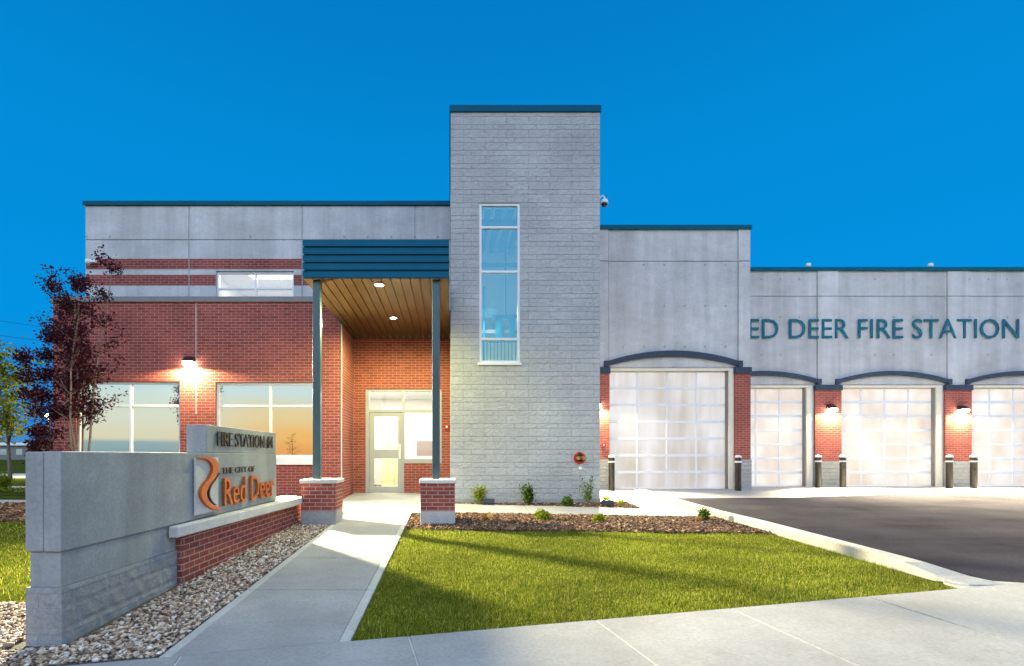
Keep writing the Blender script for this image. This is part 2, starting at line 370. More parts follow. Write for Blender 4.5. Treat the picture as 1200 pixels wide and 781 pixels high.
def asphalt_mat():
    m, t, b, o = mat('asphalt'); p = pos(t)
    n = noise(t, p, 150, 3); n2 = noise(t, p, 0.8, 5); n3 = noise(t, mapping(t, p, (0.35, 2.5, 1)), 1.0, 4)
    c = ramp(t, n, [(0.3, (0.020, 0.019, 0.023)), (0.5, (0.044, 0.041, 0.050)), (0.75, (0.10, 0.094, 0.104))])
    c = mixc(t, 1.0, c, ramp(t, n2, [(0.3, 0.75), (0.7, 1.25)]), 'MULTIPLY'); c = mixc(t, 1.0, c, ramp(t, n3, [(0.35, 0.93), (0.65, 1.08)]), 'MULTIPLY')
    t.links.new(c, b.inputs['Base Color']); b.inputs['Roughness'].default_value = 0.95; b.inputs['Specular IOR Level'].default_value = 0.0; bump(t, b, n, 0.8, 0.006); return m
M['asphalt'] = asphalt_mat()
M['soil'] = plain('mulch_soil', (0.055, 0.035, 0.026), 0.95, 0, 0.5, 25, bs=0.8)
M['pebble_bed'] = plain('pebble_bed', (0.10, 0.085, 0.072), 0.95, 0, 0.5, 30, bs=0.8)
M['chips'] = island('mulch_chips', [(0.0, (0.045, 0.024, 0.018)), (0.45, (0.14, 0.078, 0.050)), (0.8, (0.25, 0.15, 0.095)), (1.0, (0.42, 0.30, 0.20))], 0.9)
M['pebbles'] = island('river_pebbles', [(0.0, (0.06, 0.046, 0.040)), (0.3, (0.27, 0.18, 0.125)), (0.6, (0.47, 0.35, 0.255)), (0.85, (0.60, 0.50, 0.41)), (1.0, (0.75, 0.70, 0.64))], 0.6, 30)
M['grass'] = island('lawn_blades', [(0.0, (0.040, 0.078, 0.006)), (0.45, (0.155, 0.198, 0.012)), (0.85, (0.31, 0.325, 0.035)), (1.0, (0.60, 0.50, 0.18))], 0.6, 0.9, 0.4)
M['purple'] = island('purple_leaves', [(0.0, (0.020, 0.005, 0.012)), (0.6, (0.060, 0.011, 0.020)), (1.0, (0.12, 0.018, 0.030))], 0.7, 3, 0.2)
M['yellowleaf'] = island('yellow_green_leaves', [(0.0, (0.10, 0.13, 0.01)), (0.6, (0.26, 0.28, 0.02)), (1.0, (0.42, 0.40, 0.05))], 0.6, 3, 0.4)
M['greenleaf'] = island('green_leaves', [(0.0, (0.03, 0.06, 0.01)), (0.6, (0.07, 0.13, 0.02)), (1.0, (0.13, 0.18, 0.03))], 0.6, 3, 0.3)
M['limeleaf'] = island('lime_leaves', [(0.0, (0.12, 0.17, 0.01)), (0.6, (0.24, 0.28, 0.02)), (1.0, (0.36, 0.38, 0.04))], 0.6, 3, 0.3)
M['dryleaf'] = island('dry_stems', [(0.0, (0.16, 0.07, 0.02)), (0.6, (0.30, 0.16, 0.06)), (1.0, (0.22, 0.22, 0.05))], 0.8, 3, 0.2)
M['darkleaf'] = island('dark_leaves', [(0.0, (0.010, 0.018, 0.008)), (1.0, (0.035, 0.055, 0.02))], 0.7, 3, 0.1)
M['bark'] = plain('pale_bark', (0.20, 0.15, 0.12), 0.85, 0, 0.3, 15, bs=0.4)
M['hill'] = plain('far_hill', (0.80, 0.60, 0.42), 1.0, 0, 0.1, 0.01)

# ------------------------------------------------------------------ ground
def clip_poly(pts, axis, v, keep_less):
    o = []
    for i in range(len(pts)):
        a, b = pts[i], pts[(i+1) % len(pts)]
        ia = (a[axis] <= v) == keep_less or a[axis] == v; ib = (b[axis] <= v) == keep_less or b[axis] == v
        if ia: o.append(a)
        if ia != ib:
            tt = (v - a[axis])/(b[axis] - a[axis]); o.append(tuple(a[k] + (b[k]-a[k])*tt for k in range(2)))
    return o
def sheet(name, m, pts, dz, thick=0.0, kind='structure', bevel=0, parent=None):
    mb = MB()
    for lo, hi in ((-1e5, -2), (-2, 13.2), (13.2, 1e5)):
        q = clip_poly(clip_poly(pts, 1, lo, False), 1, hi, True)
        if len(q) < 3: continue
        n = len(q)
        vt = [(x, y, gz(y)+dz) for x, y in q]
        if thick:
            vb = [(x, y, gz(y)+dz-thick) for x, y in q]
            fs = [tuple(range(n)), tuple(range(2*n-1, n-1, -1))]
            for i in range(n):
                a, b = q[i], q[(i+1) % n]
                if abs(a[1]-b[1]) < 1e-6 and (abs(a[1]-13.2) < 1e-6 or abs(a[1]+2) < 1e-6): 
                    if any(abs(p[1]-a[1]) > 1e-6 and (p[1]-a[1])*(q[(i+2) % n][1]-a[1]) < 0 for p in pts): continue
                fs.append((i, i+n, (i+1) % n + n, (i+1) % n))
            mb.add(vt+vb, fs)
        else: mb.add(vt, [tuple(range(n))])
    o = mb.build(name, m, parent, bevel=bevel, fix=bool(thick))
    if not thick:
        for p in o.data.polygons:
            if p.normal.z < 0: o.data.flip_normals(); break
    if kind and parent is None: tag(o, kind=kind)
    return o

UD = Vector((0.9776, 0.2103)); VD = Vector((0.2103, -0.9776)); E0 = Vector((-0.84, 3.76))
def edge_y(x): return 3.76 + (x + 0.84)*0.2151      # back edge of the pavement along the street
sheet('ground', M['ground'], [(-900, -900), (900, -900), (900, 1500), (-900, 1500)], 0.0)

# pavement slabs along the street
def slab_uv(mb, u0, u1, v0, v1, dz=0.03):
    q = [E0 + UD*u0 + VD*v0, E0 + UD*u1 + VD*v0, E0 + UD*u1 + VD*v1, E0 + UD*u0 + VD*v1]
    vt = [(p.x, p.y, gz(p.y)+dz) for p in q]; vb = [(p.x, p.y, gz(p.y)-0.10) for p in q]
    mb.add(vt+vb, [(0,1,2,3), (7,6,5,4), (0,4,5,1), (1,5,6,2), (2,6,7,3), (3,7,4,0)])
mb = MB(); g = 0.007
us = [-12.0, -10.4, -8.8, -7.2, -5.6, -4.1, -2.6, -1.10, 0.53, 2.12, 3.46, 5.0, 6.5, 8.0, 9.5, 11, 12.5, 14, 15.5, 17, 18.5, 20, 21.5, 23, 24.5]
for a, b in zip(us[:-1], us[1:]): slab_uv(mb, a+g, b-g, 0.0, 1.75)
mj = MB()
for a in us[1:-1]: slab_uv(mj, a-g+0.001, a+g-0.001, 0.0, 1.75, 0.022)
o = mj.build('joint_filler', M['conc_light']); tag(o, kind='structure')
mb.build('pavement', M['walk'], bevel=0.008); tag(bpy.data.objects['pavement'], kind='structure')
mb = MB(); slab_uv(mb, -30, 40, 1.76, 1.92, 0.02); o = mb.build('street_kerb', M['kerb'], bevel=0.01); tag(o, kind='structure')
def uvp(u, v): p = E0 + UD*u + VD*v; return (p.x, p.y)
sheet('street', M['asphalt'], [uvp(-60, 1.93), uvp(-60, 14), uvp(70, 14), uvp(70, 1.93)], 0.006)

# entrance walkway slabs
mb = MB(); me_ = MB(); me2 = MB()
def quad_slab(mb, pts, dz=0.03, bt=0.15):
    n = len(pts); vt = [(x, y, gz(y)+dz) for x, y in pts]; vb = [(x, y, gz(y)-bt) for x, y in pts]
    mb.add(vt+vb, [tuple(range(n)), tuple(range(2*n-1, n-1, -1))] + [(i, i+n, (i+1) % n+n, (i+1) % n) for i in range(n)])
WL, WR = -2.06, -0.76
ys = [None, 5.01, 6.29, 7.57, 8.85, 9.86]
for i in range(5):
    y1 = ys[i+1]-g; y0 = ys[i]+g if i else None
    a, b = WL, WR; e = 0.085
    quad_slab(mb, [(a+e, y0 or edge_y(a+e)+g), (b-e, y0 or edge_y(b-e)+g), (b-e, y1), (a+e, y1)])
    quad_slab(me_, [(a, y0 or edge_y(a)+g), (a+e-0.001, y0 or edge_y(a+e)+g), (a+e-0.001, y1), (a, y1)], 0.028)
    quad_slab(me_, [(b-e+0.001, y0 or edge_y(b-e)+g), (b, y0 or edge_y(b)+g), (b, y1), (b-e+0.001, y1)], 0.028)
quad_slab(mb, [(-2.56, 9.872), (0.08, 9.872), (0.012, 11.2), (-2.56, 11.2)]); quad_slab(mb, [(-2.56, 11.212), (0.012, 11.212), (0.012, 13.195), (-2.56, 13.195)])
o = mb.build('entrance_walkway', M['walk'], bevel=0.006); tag(o, kind='structure')
o = me_.build('walkway_border', M['walk_edge'], bevel=0.004); tag(o, kind='structure')
# side path past the tower, and the paving by the first door
mb = MB()
def pth(x0, x1):
    f = lambda x: 9.86 - 0.105*(x-0.1); bk = lambda x: 11.12 - 0.185*(x-0.1)
    quad_slab(mb, [(x0, f(x0)), (x1, f(x1)), (x1, bk(x1)), (x0, bk(x0))], 0.035)
for a, b in ((0.09, 1.6), (1.612, 3.12), (3.132, 4.98)): pth(a, b)
quad_slab(mb, [(4.05, 10.42), (4.98, 10.25), (4.86, 13.19), (4.05, 13.19)], 0.03)
quad_slab(mb, [(3.43, 11.45), (4.04, 11.45), (4.04, 13.19), (3.43, 13.19)], 0.03)
o = mb.build('side_path', M['walk'], bevel=0.006); tag(o, kind='structure')
# driveway and apron
sheet('driveway', M['asphalt'], [(5.15, 13.0), (5.3, 5.2), (6.0, edge_y(6.0)+0.01), (40, edge_y(40)), (40, 16.2), (5.15, 16.2)], 0.008)
sheet('apron', M['walk'], [(3.43, 13.2), (5.2, 12.7), (5.5, 12.2), (8.6, 12.3), (11.5, 13.0), (16, 13.3), (40, 13.3), (40, 16.4), (3.43, 16.4)], 0.014)
# beds
sheet('planting_bed', M['soil'], [(WR, 8.20), (5.2, 7.84), (5.2, 10.0), (WR, 10.0)], 0.012)
sheet('tower_bed', M['soil'], [(0.06, 10.8), (4.1, 10.0), (4.1, 11.6), (3.4, 11.6), (0.06, 11.3)], 0.016)
sheet('gravel_bed', M['pebble_bed'], [(-2.0, 3.4), (-2.0, 10.6), (-3.25, 10.6), (-3.25, 4.75), (-9, 4.3), (-9, 1.9)], 0.010)
sheet('tree_bed', M['soil'], [(-3.26, 9.0), (-3.26, 11.9), (-22, 11.9), (-22, 9.0)], 0.012)
sheet('left_path', M['walk'], [(-9.42, 10.95), (-9.42, 11.75), (-40, 13.6), (-40, 12.0)], 0.024)
sheet('far_path', M['walk'], [(-9.8, 15.0), (-9.8, 16.0), (-50, 18.6), (-50, 17.2)], 0.012)
sheet('side_street', M['walk'], [(-12, 22.0), (-12, 28), (-120, 28), (-120, 22.0)], 0.010)
sheet('far_road', M['walk'], [(-60, 150), (-60, 190), (-700, 190), (-700, 150)], 0.05)

# kerb swept along the driveway
path = [(4.85, 13.0, 0.13), (4.93, 11.2, 0.13), (5.02, 9.4, 0.13), (5.14, 8.2, 0.135), (5.20, 7.0, 0.135), (5.24, 6.2, 0.13), (5.26, 5.75, 0.11), (5.30, 5.4, 0.05), (5.42, 5.18, 0.02)]
wid = [0.30, 0.24, 0.22, 0.21, 0.21, 0.24, 0.30, 0.40, 0.50]
mb = MB(); vs = []; fs = []
for (x, y, h), wd in zip(path, wid):
    zb = gz(y)
    yy = y
    vs += [(x, yy, zb-0.1), (x, yy, zb+h-0.015+0.01), (x+0.02, yy, zb+h+0.01), (x+wd-0.03, yy, zb+h+0.005), (x+wd, yy, zb+h-0.03+0.005), (x+wd+0.03, yy, zb-0.1)]
for i in range(len(path)-1):
    for k in range(5): fs.append((i*6+k, i*6+k+1, (i+1)*6+k+1, (i+1)*6+k))
fs += [(0,1,2,3,4,5), tuple(range((len(path)-1)*6, (len(path)-1)*6+6))]
mb.add(vs, fs); o = mb.build('driveway_kerb', M['kerb'], smooth=False); tag(o, kind='structure')
quad = MB(); quad_slab(quad, [(5.28, edge_y(5.28)+0.01), (6.15, edge_y(6.15)+0.01), (5.9, 5.34), (5.42, 5.40), (5.28, 5.3)], 0.02)
o = quad.build('kerb_end', M['kerb'], bevel=0.01); tag(o, kind='structure')

# ------------------------------------------------------------------ scattered ground stuff
def in_poly(P, poly):
    x, y = P[:, 0], P[:, 1]; ins = np.zeros(len(P), bool); n = len(poly)
    for i in range(n):
        x0, y0 = poly[i]; x1, y1 = poly[(i+1) % n]
        c = ((y0 > y) != (y1 > y)) & (x < (x1-x0)*(y-y0)/((y1-y0) + 1e-12) + x0); ins ^= c
    return ins
def scatter(poly, n, bias=0.0):
    a = np.array(poly); lo, hi = a.min(0), a.max(0); outp = []
    tot = 0
    while tot < n:
        P = rng.uniform(lo, hi, (n, 2)); P = P[in_poly(P, poly)]
        if bias: P = P[rng.random(len(P)) < np.clip((lo[1]+0.3)/P[:, 1], 0, 1)**bias]
        outp.append(P); tot += len(P)
    return np.concatenate(outp)[:n]
def gzn(y): return 0.045*(np.clip(y, -2, 13.2) - 13.2)
def blades(name, poly, n, h, wd, bias, m):
    P = scatter(poly, n, bias); ang = rng.uniform(0, 2*np.pi, n); lean = rng.uniform(0, 0.55, n); la = rng.uniform(0, 2*np.pi, n)
    patch = 0.85 + 0.22*np.sin(P[:, 0]*2.3 + np.sin(P[:, 1]*3.1))*np.sin(P[:, 1]*2.9) + 0.22*np.sin(P[:, 0]*7.1 + 2*np.sin(P[:, 1]*4.3))*np.sin(P[:, 1]*8.9+P[:, 0]*3)
    H = h*rng.lognormal(-0.15, 0.35, n)*patch; W = wd*rng.uniform(0.7, 1.3, n)*(0.6 + 0.1*P[:, 1])
    z = gzn(P[:, 1]) + 0.0
    dx, dy = np.cos(ang)*W/2, np.sin(ang)*W/2
    v = np.zeros((n, 3, 3))
    v[:, 0] = np.c_[P[:, 0]-dx, P[:, 1]-dy, z]; v[:, 1] = np.c_[P[:, 0]+dx, P[:, 1]+dy, z]
    v[:, 2] = np.c_[P[:, 0]+np.cos(la)*lean*H, P[:, 1]+np.sin(la)*lean*H, z+H]
    o = np_mesh(name, v.reshape(-1, 3), np.arange(n*3).reshape(-1, 3), m); tag(o, kind='stuff'); return o
lawn = [(WR-0.012, edge_y(WR)-0.005), (5.22, edge_y(5.22)-0.005), (5.18, 7.0), (5.12, 7.86), (2.0, 8.08), (WR+0.01, 8.22)]
sheet('lawn_soil', M['ground'], lawn, 0.004)
o = blades('lawn', lawn, 210000, 0.034, 0.0048, 1.2, M['grass']); tag(o, 'mown yellow-green lawn between walkway and driveway kerb', 'grass')
l2 = [(-14, 4.4), (-3.25, 4.78), (-3.25, 8.98), (-14, 8.98)]
o = blades('lawn', l2, 60000, 0.045, 0.008, 0.6, M['grass']); tag(o, 'green lawn to the left of the concrete sign', 'grass')
l3 = [(-30, 13.8), (-9.9, 13.8), (-9.9, 14.9), (-30, 16.5)]
bladesL = blades('lawn', l3, 12000, 0.06, 0.03, 0, M['grass']); tag(bladesL, 'narrow strip of grass between the paths far left', 'grass')

ico = bmesh.new(); bmesh.ops.create_icosphere(ico, subdivisions=1, radius=1.0); ico.verts.ensure_lookup_table()
IV = np.array([v.co[:] for v in ico.verts]); IF = np.array([[v.index for v in f.verts] for f in ico.faces]); ico.free()
def stones(name, poly, n, s, m, bias=0, lift=0.4):
    P = scatter(poly, n, bias); k = len(IV)
    S = s*rng.lognormal(0, 0.30, (n, 1))*np.c_[rng.uniform(0.8, 1.5, n), rng.uniform(0.7, 1.1, n), rng.uniform(0.45, 0.8, n)]
    V = IV[None]*(1 + rng.uniform(-0.14, 0.14, (n, k, 1)))*S[:, None, :]
    a = rng.uniform(0, 2*np.pi, n); tl = rng.uniform(-0.5, 0.5, n)
    x, y, z = V[..., 0], V[..., 1], V[..., 2]
    y, z = y*np.cos(tl)[:, None]-z*np.sin(tl)[:, None], y*np.sin(tl)[:, None]+z*np.cos(tl)[:, None]
    x, y = x*np.cos(a)[:, None]-y*np.sin(a)[:, None], x*np.sin(a)[:, None]+y*np.cos(a)[:, None]
    zz = gzn(P[:, 1]) + 0.012 + rng.uniform(0.0, 1.0, n)*s*lift
    V = np.stack([x+P[:, :1], y+P[:, 1:2], z+zz[:, None]], -1)
    F = (IF[None] + (np.arange(n)*k)[:, None, None]).reshape(-1, 3)
    o = np_mesh(name, V.reshape(-1, 3), F, m, True); tag(o, kind='stuff'); return o
g1 = [(-2.09, 3.55), (-2.09, 9.9), (-2.60, 10.4), (-3.0, 10.4), (-2.70, 8.9), (-2.85, 3.72), (-3.3, 3.6), (-3.3, 4.7), (-5.5, 4.55), (-5.5, 2.9)]
o = stones('gravel', g1, 23000, 0.0140, M['pebbles'], 0.5, 1.3); tag(o, 'mixed river pebbles beside the sign and walkway', 'gravel')
def chips(name, poly, n, s):
    P = scatter(poly, n); a = rng.uniform(0, 2*np.pi, n); t1 = rng.normal(0, 0.35, n); L = s*rng.uniform(0.6, 1.6, n); W = s*rng.uniform(0.2, 0.5, n)
    z = gzn(P[:, 1]) + 0.018 + rng.uniform(0, 0.028, n)
    d = np.c_[np.cos(a)*np.cos(t1), np.sin(a)*np.cos(t1), np.sin(t1)]; e = np.c_[-np.sin(a), np.cos(a), rng.normal(0, 0.35, n)]
    c = np.c_[P, z]; L = L[:, None]; W = W[:, None]; th = np.array([0, 0, 0.004])
    top = [c-d*L-e*W, c+d*L-e*W, c+d*L*1.05+e*W, c-d*L*0.9+e*W]
    V = np.stack([p+th for p in top] + [p-th for p in top], 1)
    F = np.array([[0,1,2,3],[7,6,5,4],[0,4,5,1],[1,5,6,2],[2,6,7,3],[3,7,4,0]])
    F = (F[None] + (np.arange(n)*8)[:, None, None]).reshape(-1, 4)
    o = np_mesh(name, V.reshape(-1, 3), F, M['chips']); tag(o, kind='stuff'); return o
o = chips('mulch', [(WR+0.03, 8.22), (2.0, 8.05), (5.1, 7.86), (5.0, 9.33), (0.1, 9.85), (0.1, 9.3), (-0.5, 9.2), (-0.5, 9.6), (WR+.03, 9.6)], 14000, 0.022); tag(o, 'brown wood chip mulch in the bed behind the lawn', 'mulch')
o = chips('mulch', [(0.1, 11.12), (4.04, 10.4), (4.04, 11.4), (3.45, 11.4), (3.4, 11.19), (0.1, 11.19)], 2600, 0.022); tag(o, 'thin strip of wood chip mulch at the tower foot', 'mulch')
o = chips('mulch', [(-3.3, 9.0), (-3.3, 11.7), (-16, 10.9), (-16, 9.0)], 9000, 0.035); tag(o, 'wood chip mulch behind the concrete sign under the purple trees', 'mulch')

# ------------------------------------------------------------------ the fire station
ST = empty('fire_station', (0, 13.2, 0), 'fire station of red brick and grey concrete with a tall block tower', 'building')

def window(x0, x1, z0, z1, y, vm, hm, pane_mat, fr=0.06, sill=True, parent=ST, lab=None, dep=0.10, inset=0.06):
    """frame part with pane and sill sub-parts; vm, hm are mullion centres"""
    holes = []
    xs = [x0] + list(vm) + [x1]; zs = [z0] + list(hm) + [z1]
    for i in range(len(xs)-1):
        for k in range(len(zs)-1):
            a = xs[i] + (fr if i == 0 else fr*0.45); b = xs[i+1] - (fr if i == len(xs)-2 else fr*0.45)
            c = zs[k] + (fr if k == 0 else fr*0.45); d = zs[k+1] - (fr if k == len(zs)-2 else fr*0.45)
            holes.append((a, b, c, d))
    f = slab_wall('window', M['white_frame'], parent, x0, x1, z0, z1, y+inset, dep, holes, bevel=0.004)
    if lab: f['label'] = lab
    for h in holes:
        MB().box(h[0]-0.005, h[1]+0.005, y+inset+0.035, y+inset+0.047, h[2]-0.005, h[3]+0.005).build('pane', pane_mat, f)
    if sill: MB().box(x0-0.03, x1+0.03, y-0.05, y+inset-0.002, z0-0.17, z0-0.002).build('sill', M['white_frame'], f, bevel=0.006)
    return f

# --- lower brick wing (plane Y = 11.74)
YL = 11.74; XL0 = fx(62, YL); XL1 = -2.57; ZT = fz(354.5, YL)
w1 = (fx(89, YL), fx(211, YL), 0.97, fz(447, YL)); w2 = (fx(252.5, YL), fx(374.5, YL), 0.97, fz(448, YL))
holes = [(a, b, c-0.17, d) for a, b, c, d in (w1, w2)]
cj = fx(229.5, YL)
slab_wall('lower_wall', M['brick'], ST, XL0, XL1, -0.6, ZT, YL, 0.3, holes + [(cj-0.012, cj+0.012, 2.0, ZT)] )
MB().box(cj-0.011, cj+0.011, YL+0.006, YL+0.1, 0.3, ZT-0.001).build('control_joint', M['conc_light'], ST)
MB().box(XL0, XL0+0.3, YL+0.301, 24, -0.6, ZT).build('side_wall', M['brick'], ST)
MB().box(XL1-0.3, XL1, YL+0.301, 13.199, -0.6, 4.139).build('side_wall', M['brick'], ST)
MB().box(XL1-0.008, XL1+0.012, YL-0.012, YL+0.02, -0.2, 4.13).build('corner_bead', M['conc_light'], ST)
MB().box(XL0-0.04, XL1+0.02, YL-0.04, 12.9-0.005, ZT+0.001, ZT+0.13).build('flashing', M['grey_flash'], ST, bevel=0.008)
MB().box(w1[0]-0.3, w2[1]+0.3, YL+0.9, YL+0.95, 0.3, 4.0).build('inner_wall', M['room'], ST)
f = window(*w1, YL, [fx(151, YL)], [fz(475.5, YL)], M['glass_low'], lab='wide white window behind the purple trees, reflecting a grey-teal band of low sky')
f = window(*w2, YL, [fx(315.8, YL)], [fz(475.8, YL)], M['glass_low'], lab='wide white window right of the wall lamp, reflecting the sunset')
# --- upper storey (plane Y = 12.9)
YU = 12.9; XU0 = fx(101, YU); XU1 = 0.015; ZU = fz(242, YU)
uw = (fx(253.5, YU), fx(344.5, YU), fz(350, YU), fz(318, YU))
zj = fz(281.6, YU); vj = [fx(222, YU), fx(354.5, YU), fx(486.5, YU)]
slab_wall('upper_wall', M['conc'], ST, XU0, XU1, 4.142, ZU, YU, 0.29, [uw])
lay = [(uw[0], uw[1], uw[2], uw[3]), (XU0-1, XU1+1, zj-0.012, zj+0.012)] + [(v-0.014, v+0.014, 3, 9) for v in vj]
slab_wall('wall_facing', M['conc'], ST, XU0, XU1, ZT+0.131, ZU-0.001, YU-0.022, 0.0215, lay, back=False)
for a, b in ((304.0, 316.0), (322.7, 335.0)):
    z1_, z0_ = fz(a, YU), fz(b, YU)
    xs = [XU0-0.004] + [v for v in vj if v < -0.5] + [XU1-0.01]
    for x0, x1 in zip(xs[:-1], xs[1:]):
        segs = [(x0+0.016, x1-0.016)]
        if z0_ < uw[3]:
            ns = []
            for s0, s1 in segs:
                if s1 <= uw[0] or s0 >= uw[1]: ns.append((s0, s1))
                else:
                    if s0 < uw[0]: ns.append((s0, uw[0]-0.002))
                    if s1 > uw[1]: ns.append((uw[1]+0.002, s1))
            segs = ns
        for s0, s1 in segs: MB().box(s0, s1, YU-0.028, YU-0.003, z0_, z1_).build('brick_band', M['brick'], ST)
MB().box(XU0, XU0+0.3, YU+0.291, 24, 4.6, ZU).build('side_wall', M['conc'], ST)
MB().box(XU0-0.05, XU1, YU-0.07, YU+0.35, ZU+0.001, ZU+0.115).build('flashing', M['teal'], ST, bevel=0.008)
MB().box(XU0+0.02, 3.3, YU+0.36, 23.9, ZU-0.3, ZU-0.1).build('roof', M['roofm'], ST)
f = window(uw[0], uw[1], uw[2]+0.003, uw[3]-0.003, YU, [fx(299, YU)], [fz(337.8, YU)], M['glass_clear'], fr=0.05, sill=False, lab='lit upper window between the brick bands', inset=0.03)
# room behind the lit window
m_ = MB(); rx0, rx1, ry0, ry1, rz0, rz1 = uw[0]-0.8, uw[1]+0.8, YU+0.30, YU+3.6, 4.3, 6.35
m_.box(rx0-0.1, rx0, ry0, ry1, rz0, rz1); m_.box(rx1, rx1+0.1, ry0, ry1, rz0, rz1); m_.box(rx0, rx1, ry1, ry1+0.1, rz0, rz1); m_.box(rx0, rx1, ry0, ry1, rz1+0.001, rz1+0.1); m_.box(rx0, rx1, ry0, ry1, rz0-0.1, rz0-0.001)
m_.build('room', M['room'], ST)
MB().box(-5.9, -4.55, YU+1.3, YU+1.95, rz1-0.03, rz1-0.002).build('ceiling_panel', M['troffer'], ST)
def area(name, loc, rot, sx_, sy_, power, c):
    l = bpy.data.lights.new(name, 'AREA'); l.shape = 'RECTANGLE'; l.size = sx_; l.size_y = sy_; l.energy = power; l.color = c
    o = bpy.data.objects.new(name, l); col.objects.link(o); o.location = loc; o.rotation_euler = rot; return o
area('room_light', ((rx0+rx1)/2, YU+2.0, rz1-0.06), (0, 0, 0), 1.4, 0.6, 85, (1.0, 0.93, 0.80))

# --- entrance wall (plane Y = 13.2, seen under the canopy)
YE = 13.2
ex0, ex1, ez1 = fx(428, YE), fx(517.5, YE), fz(456, YE)
dx0, dx1 = fx(431, YE), fx(472.5, YE)
slab_wall('entrance_wall', M['brick'], ST, XL1+0.001, 0.015, -0.4, 4.139, YE, 0.3, [(ex0, dx1+0.02, -0.4, ez1), (dx1+0.019, ex1, fz(543, YE), ez1)])
fr = 0.05
tz = fz(481.5, YE)
# frame with transom, door opening and side light
fm = slab_wall('entrance_frame', M['entry_frame'], ST, ex0, ex1, 0.002, ez1, YE+0.03, 0.10,
     [(dx0+0.03, dx1-0.03, -1, tz-0.04), (dx0+0.03, dx1-0.03, tz+0.04, ez1-0.06), (dx1+0.03, ex1-0.06, tz+0.04, ez1-0.06), (dx1+0.03, ex1-0.06, fz(538, YE), tz-0.04), (dx1+0.03, ex1+1, -1, fz(543, YE))], bevel=0.004)
for a, b, c, d in ((dx0+0.03, dx1-0.03, tz+0.04, ez1-0.06), (dx1+0.03, ex1-0.06, tz+0.04, ez1-0.06), (dx1+0.03, ex1-0.06, fz(538, YE), tz-0.04)):
    MB().box(a-0.004, b+0.004, YE+0.075, YE+0.085, c-0.004, d+0.004).build('pane', M['glass_clear'], fm)
gd = [(dx0+0.16, dx1-0.15, fz(527, YE), fz(488, YE)), (dx0+0.16, dx1-0.15, fz(570.5, YE), fz(537.5, YE))]
dr = slab_wall('entrance_door', M['entry_frame'], ST, dx0+0.036, dx1-0.036, 0.035, tz-0.046, YE+0.05, 0.05, gd, bevel=0.004)
for a, b, c, d in gd: MB().box(a-0.004, b+0.004, YE+0.07, YE+0.08, c-0.004, d+0.004).build('pane', M['glass_clear'], dr)
hx = dx1-0.10
m_ = MB(); m_.tube([(hx, YE+0.05, 0.98), (hx, YE-0.01, 0.98), (hx, YE-0.01, 1.28), (hx, YE+0.05, 1.28)], 0.012, 8); m_.box(hx-0.03, hx+0.03, YE+0.038, YE+0.05, 0.93, 1.33)
m_.build('handle', M['alu'], dr)
# vestibule
m_ = MB(); m_.box(-3.4, -3.3, YE+0.301, YE+4.3, 0, 3.0); m_.box(0.6, 0.7, YE+0.301, YE+4.3, 0, 3.0); m_.box(-3.3, 0.6, YE+4.2, YE+4.3, 0, 3.0); m_.box(-3.3, 0.6, YE+0.301, YE+4.19, 3.001, 3.1); m_.box(-3.3, 0.6, YE+0.301, YE+4.19, -0.1, -0.001)
m_.build('vestibule', M['room'], ST)
MB().box(-2.15, -1.55, YE+2.4, YE+2.6, 0.001, 2.55).build('inner_column', M['room_green'], ST)
m_ = MB(); m_.box(-1.1, -0.45, YE+3.2, YE+3.3, 1.0, 1.5); m_.box(-1.1, -0.45, YE+2.6, YE+3.3, 0.7, 0.76); m_.box(-1.05, -1.0, YE+2.65, YE+3.25, 0.001, 0.699); m_.box(-0.55, -0.5, YE+2.65, YE+3.25, 0.001, 0.699); m_.build('reception_desk', M['grey_flash'], ST)
area('vestibule_light', (-1.4, YE+1.7, 2.96), (0, 0, 0), 2.6, 2.2, 380, (1.0, 0.94, 0.90))
MB().box(0.016, 0.3, YE-0.001, YE+0.3, -0.3, 8.0).build('inner_wall', M['room'], ST)

# --- tower (plane Y = 11.2)
YT = 11.2; XT0 = 0.02; XT1 = fx(703, YT); ZTW = fz(132, YT)
tw = (fx(561.5, YT), fx(609.5, YT), fz(425.5, YT), fz(238, YT))
slab_wall('tower_wall', M['tower'], ST, XT0, XT1, -0.5, ZTW, YT, 0.3, [tw])
MB().box(XT0, XT0+0.3, YT+0.301, 17, -0.5, ZTW).build('tower_wall', M['tower'], ST)
MB().box(XT1-0.3, XT1, YT+0.301, 17, -0.5, ZTW).build('tower_wall', M['tower'], ST)
MB().box(XT0+0.301, XT1-0.301, 16.7, 17, -0.5, ZTW).build('tower_wall', M['tower'], ST)
MB().box(XT0-0.025, XT1+0.025, YT-0.03, 17.05, ZTW+0.001, ZTW+0.155).build('flashing', M['teal'], ST, bevel=0.008)
MB().box(XT0-0.0, XT1+0.012, YT-0.014, YT+0.2, -0.5, 0.045-0.0).build('tower_footing', M['conc_base'], ST)
f = window(tw[0], tw[1], tw[2], tw[3], YT, [], [fz(397.2, YT), fz(318, YT), fz(266, YT)], M['glass_tower'], fr=0.055, sill=False, lab='tall narrow stair window in the block tower', inset=0.02)
MB().box(tw[0]-0.03, tw[1]+0.03, YT-0.05, YT+0.018, tw[2]-0.055, tw[2]-0.004).build('sill', M['white_frame'], f, bevel=0.005)
m_ = MB(); m_.box(XT0+0.31, XT0+0.36, YT+0.31, YT+5.3, 0, ZTW-0.2); m_.box(XT1-0.36, XT1-0.31, YT+0.31, YT+5.3, 0, ZTW-0.2); m_.box(XT0+0.361, XT1-0.361, YT+3.4, YT+3.45, 0, ZTW-0.2); m_.box(XT0+0.361, XT1-0.361, YT+0.31, YT+3.39, 7.2, 7.25); m_.box(XT0+0.361, XT1-0.361, YT+0.9, YT+3.39, 2.7, 2.85)
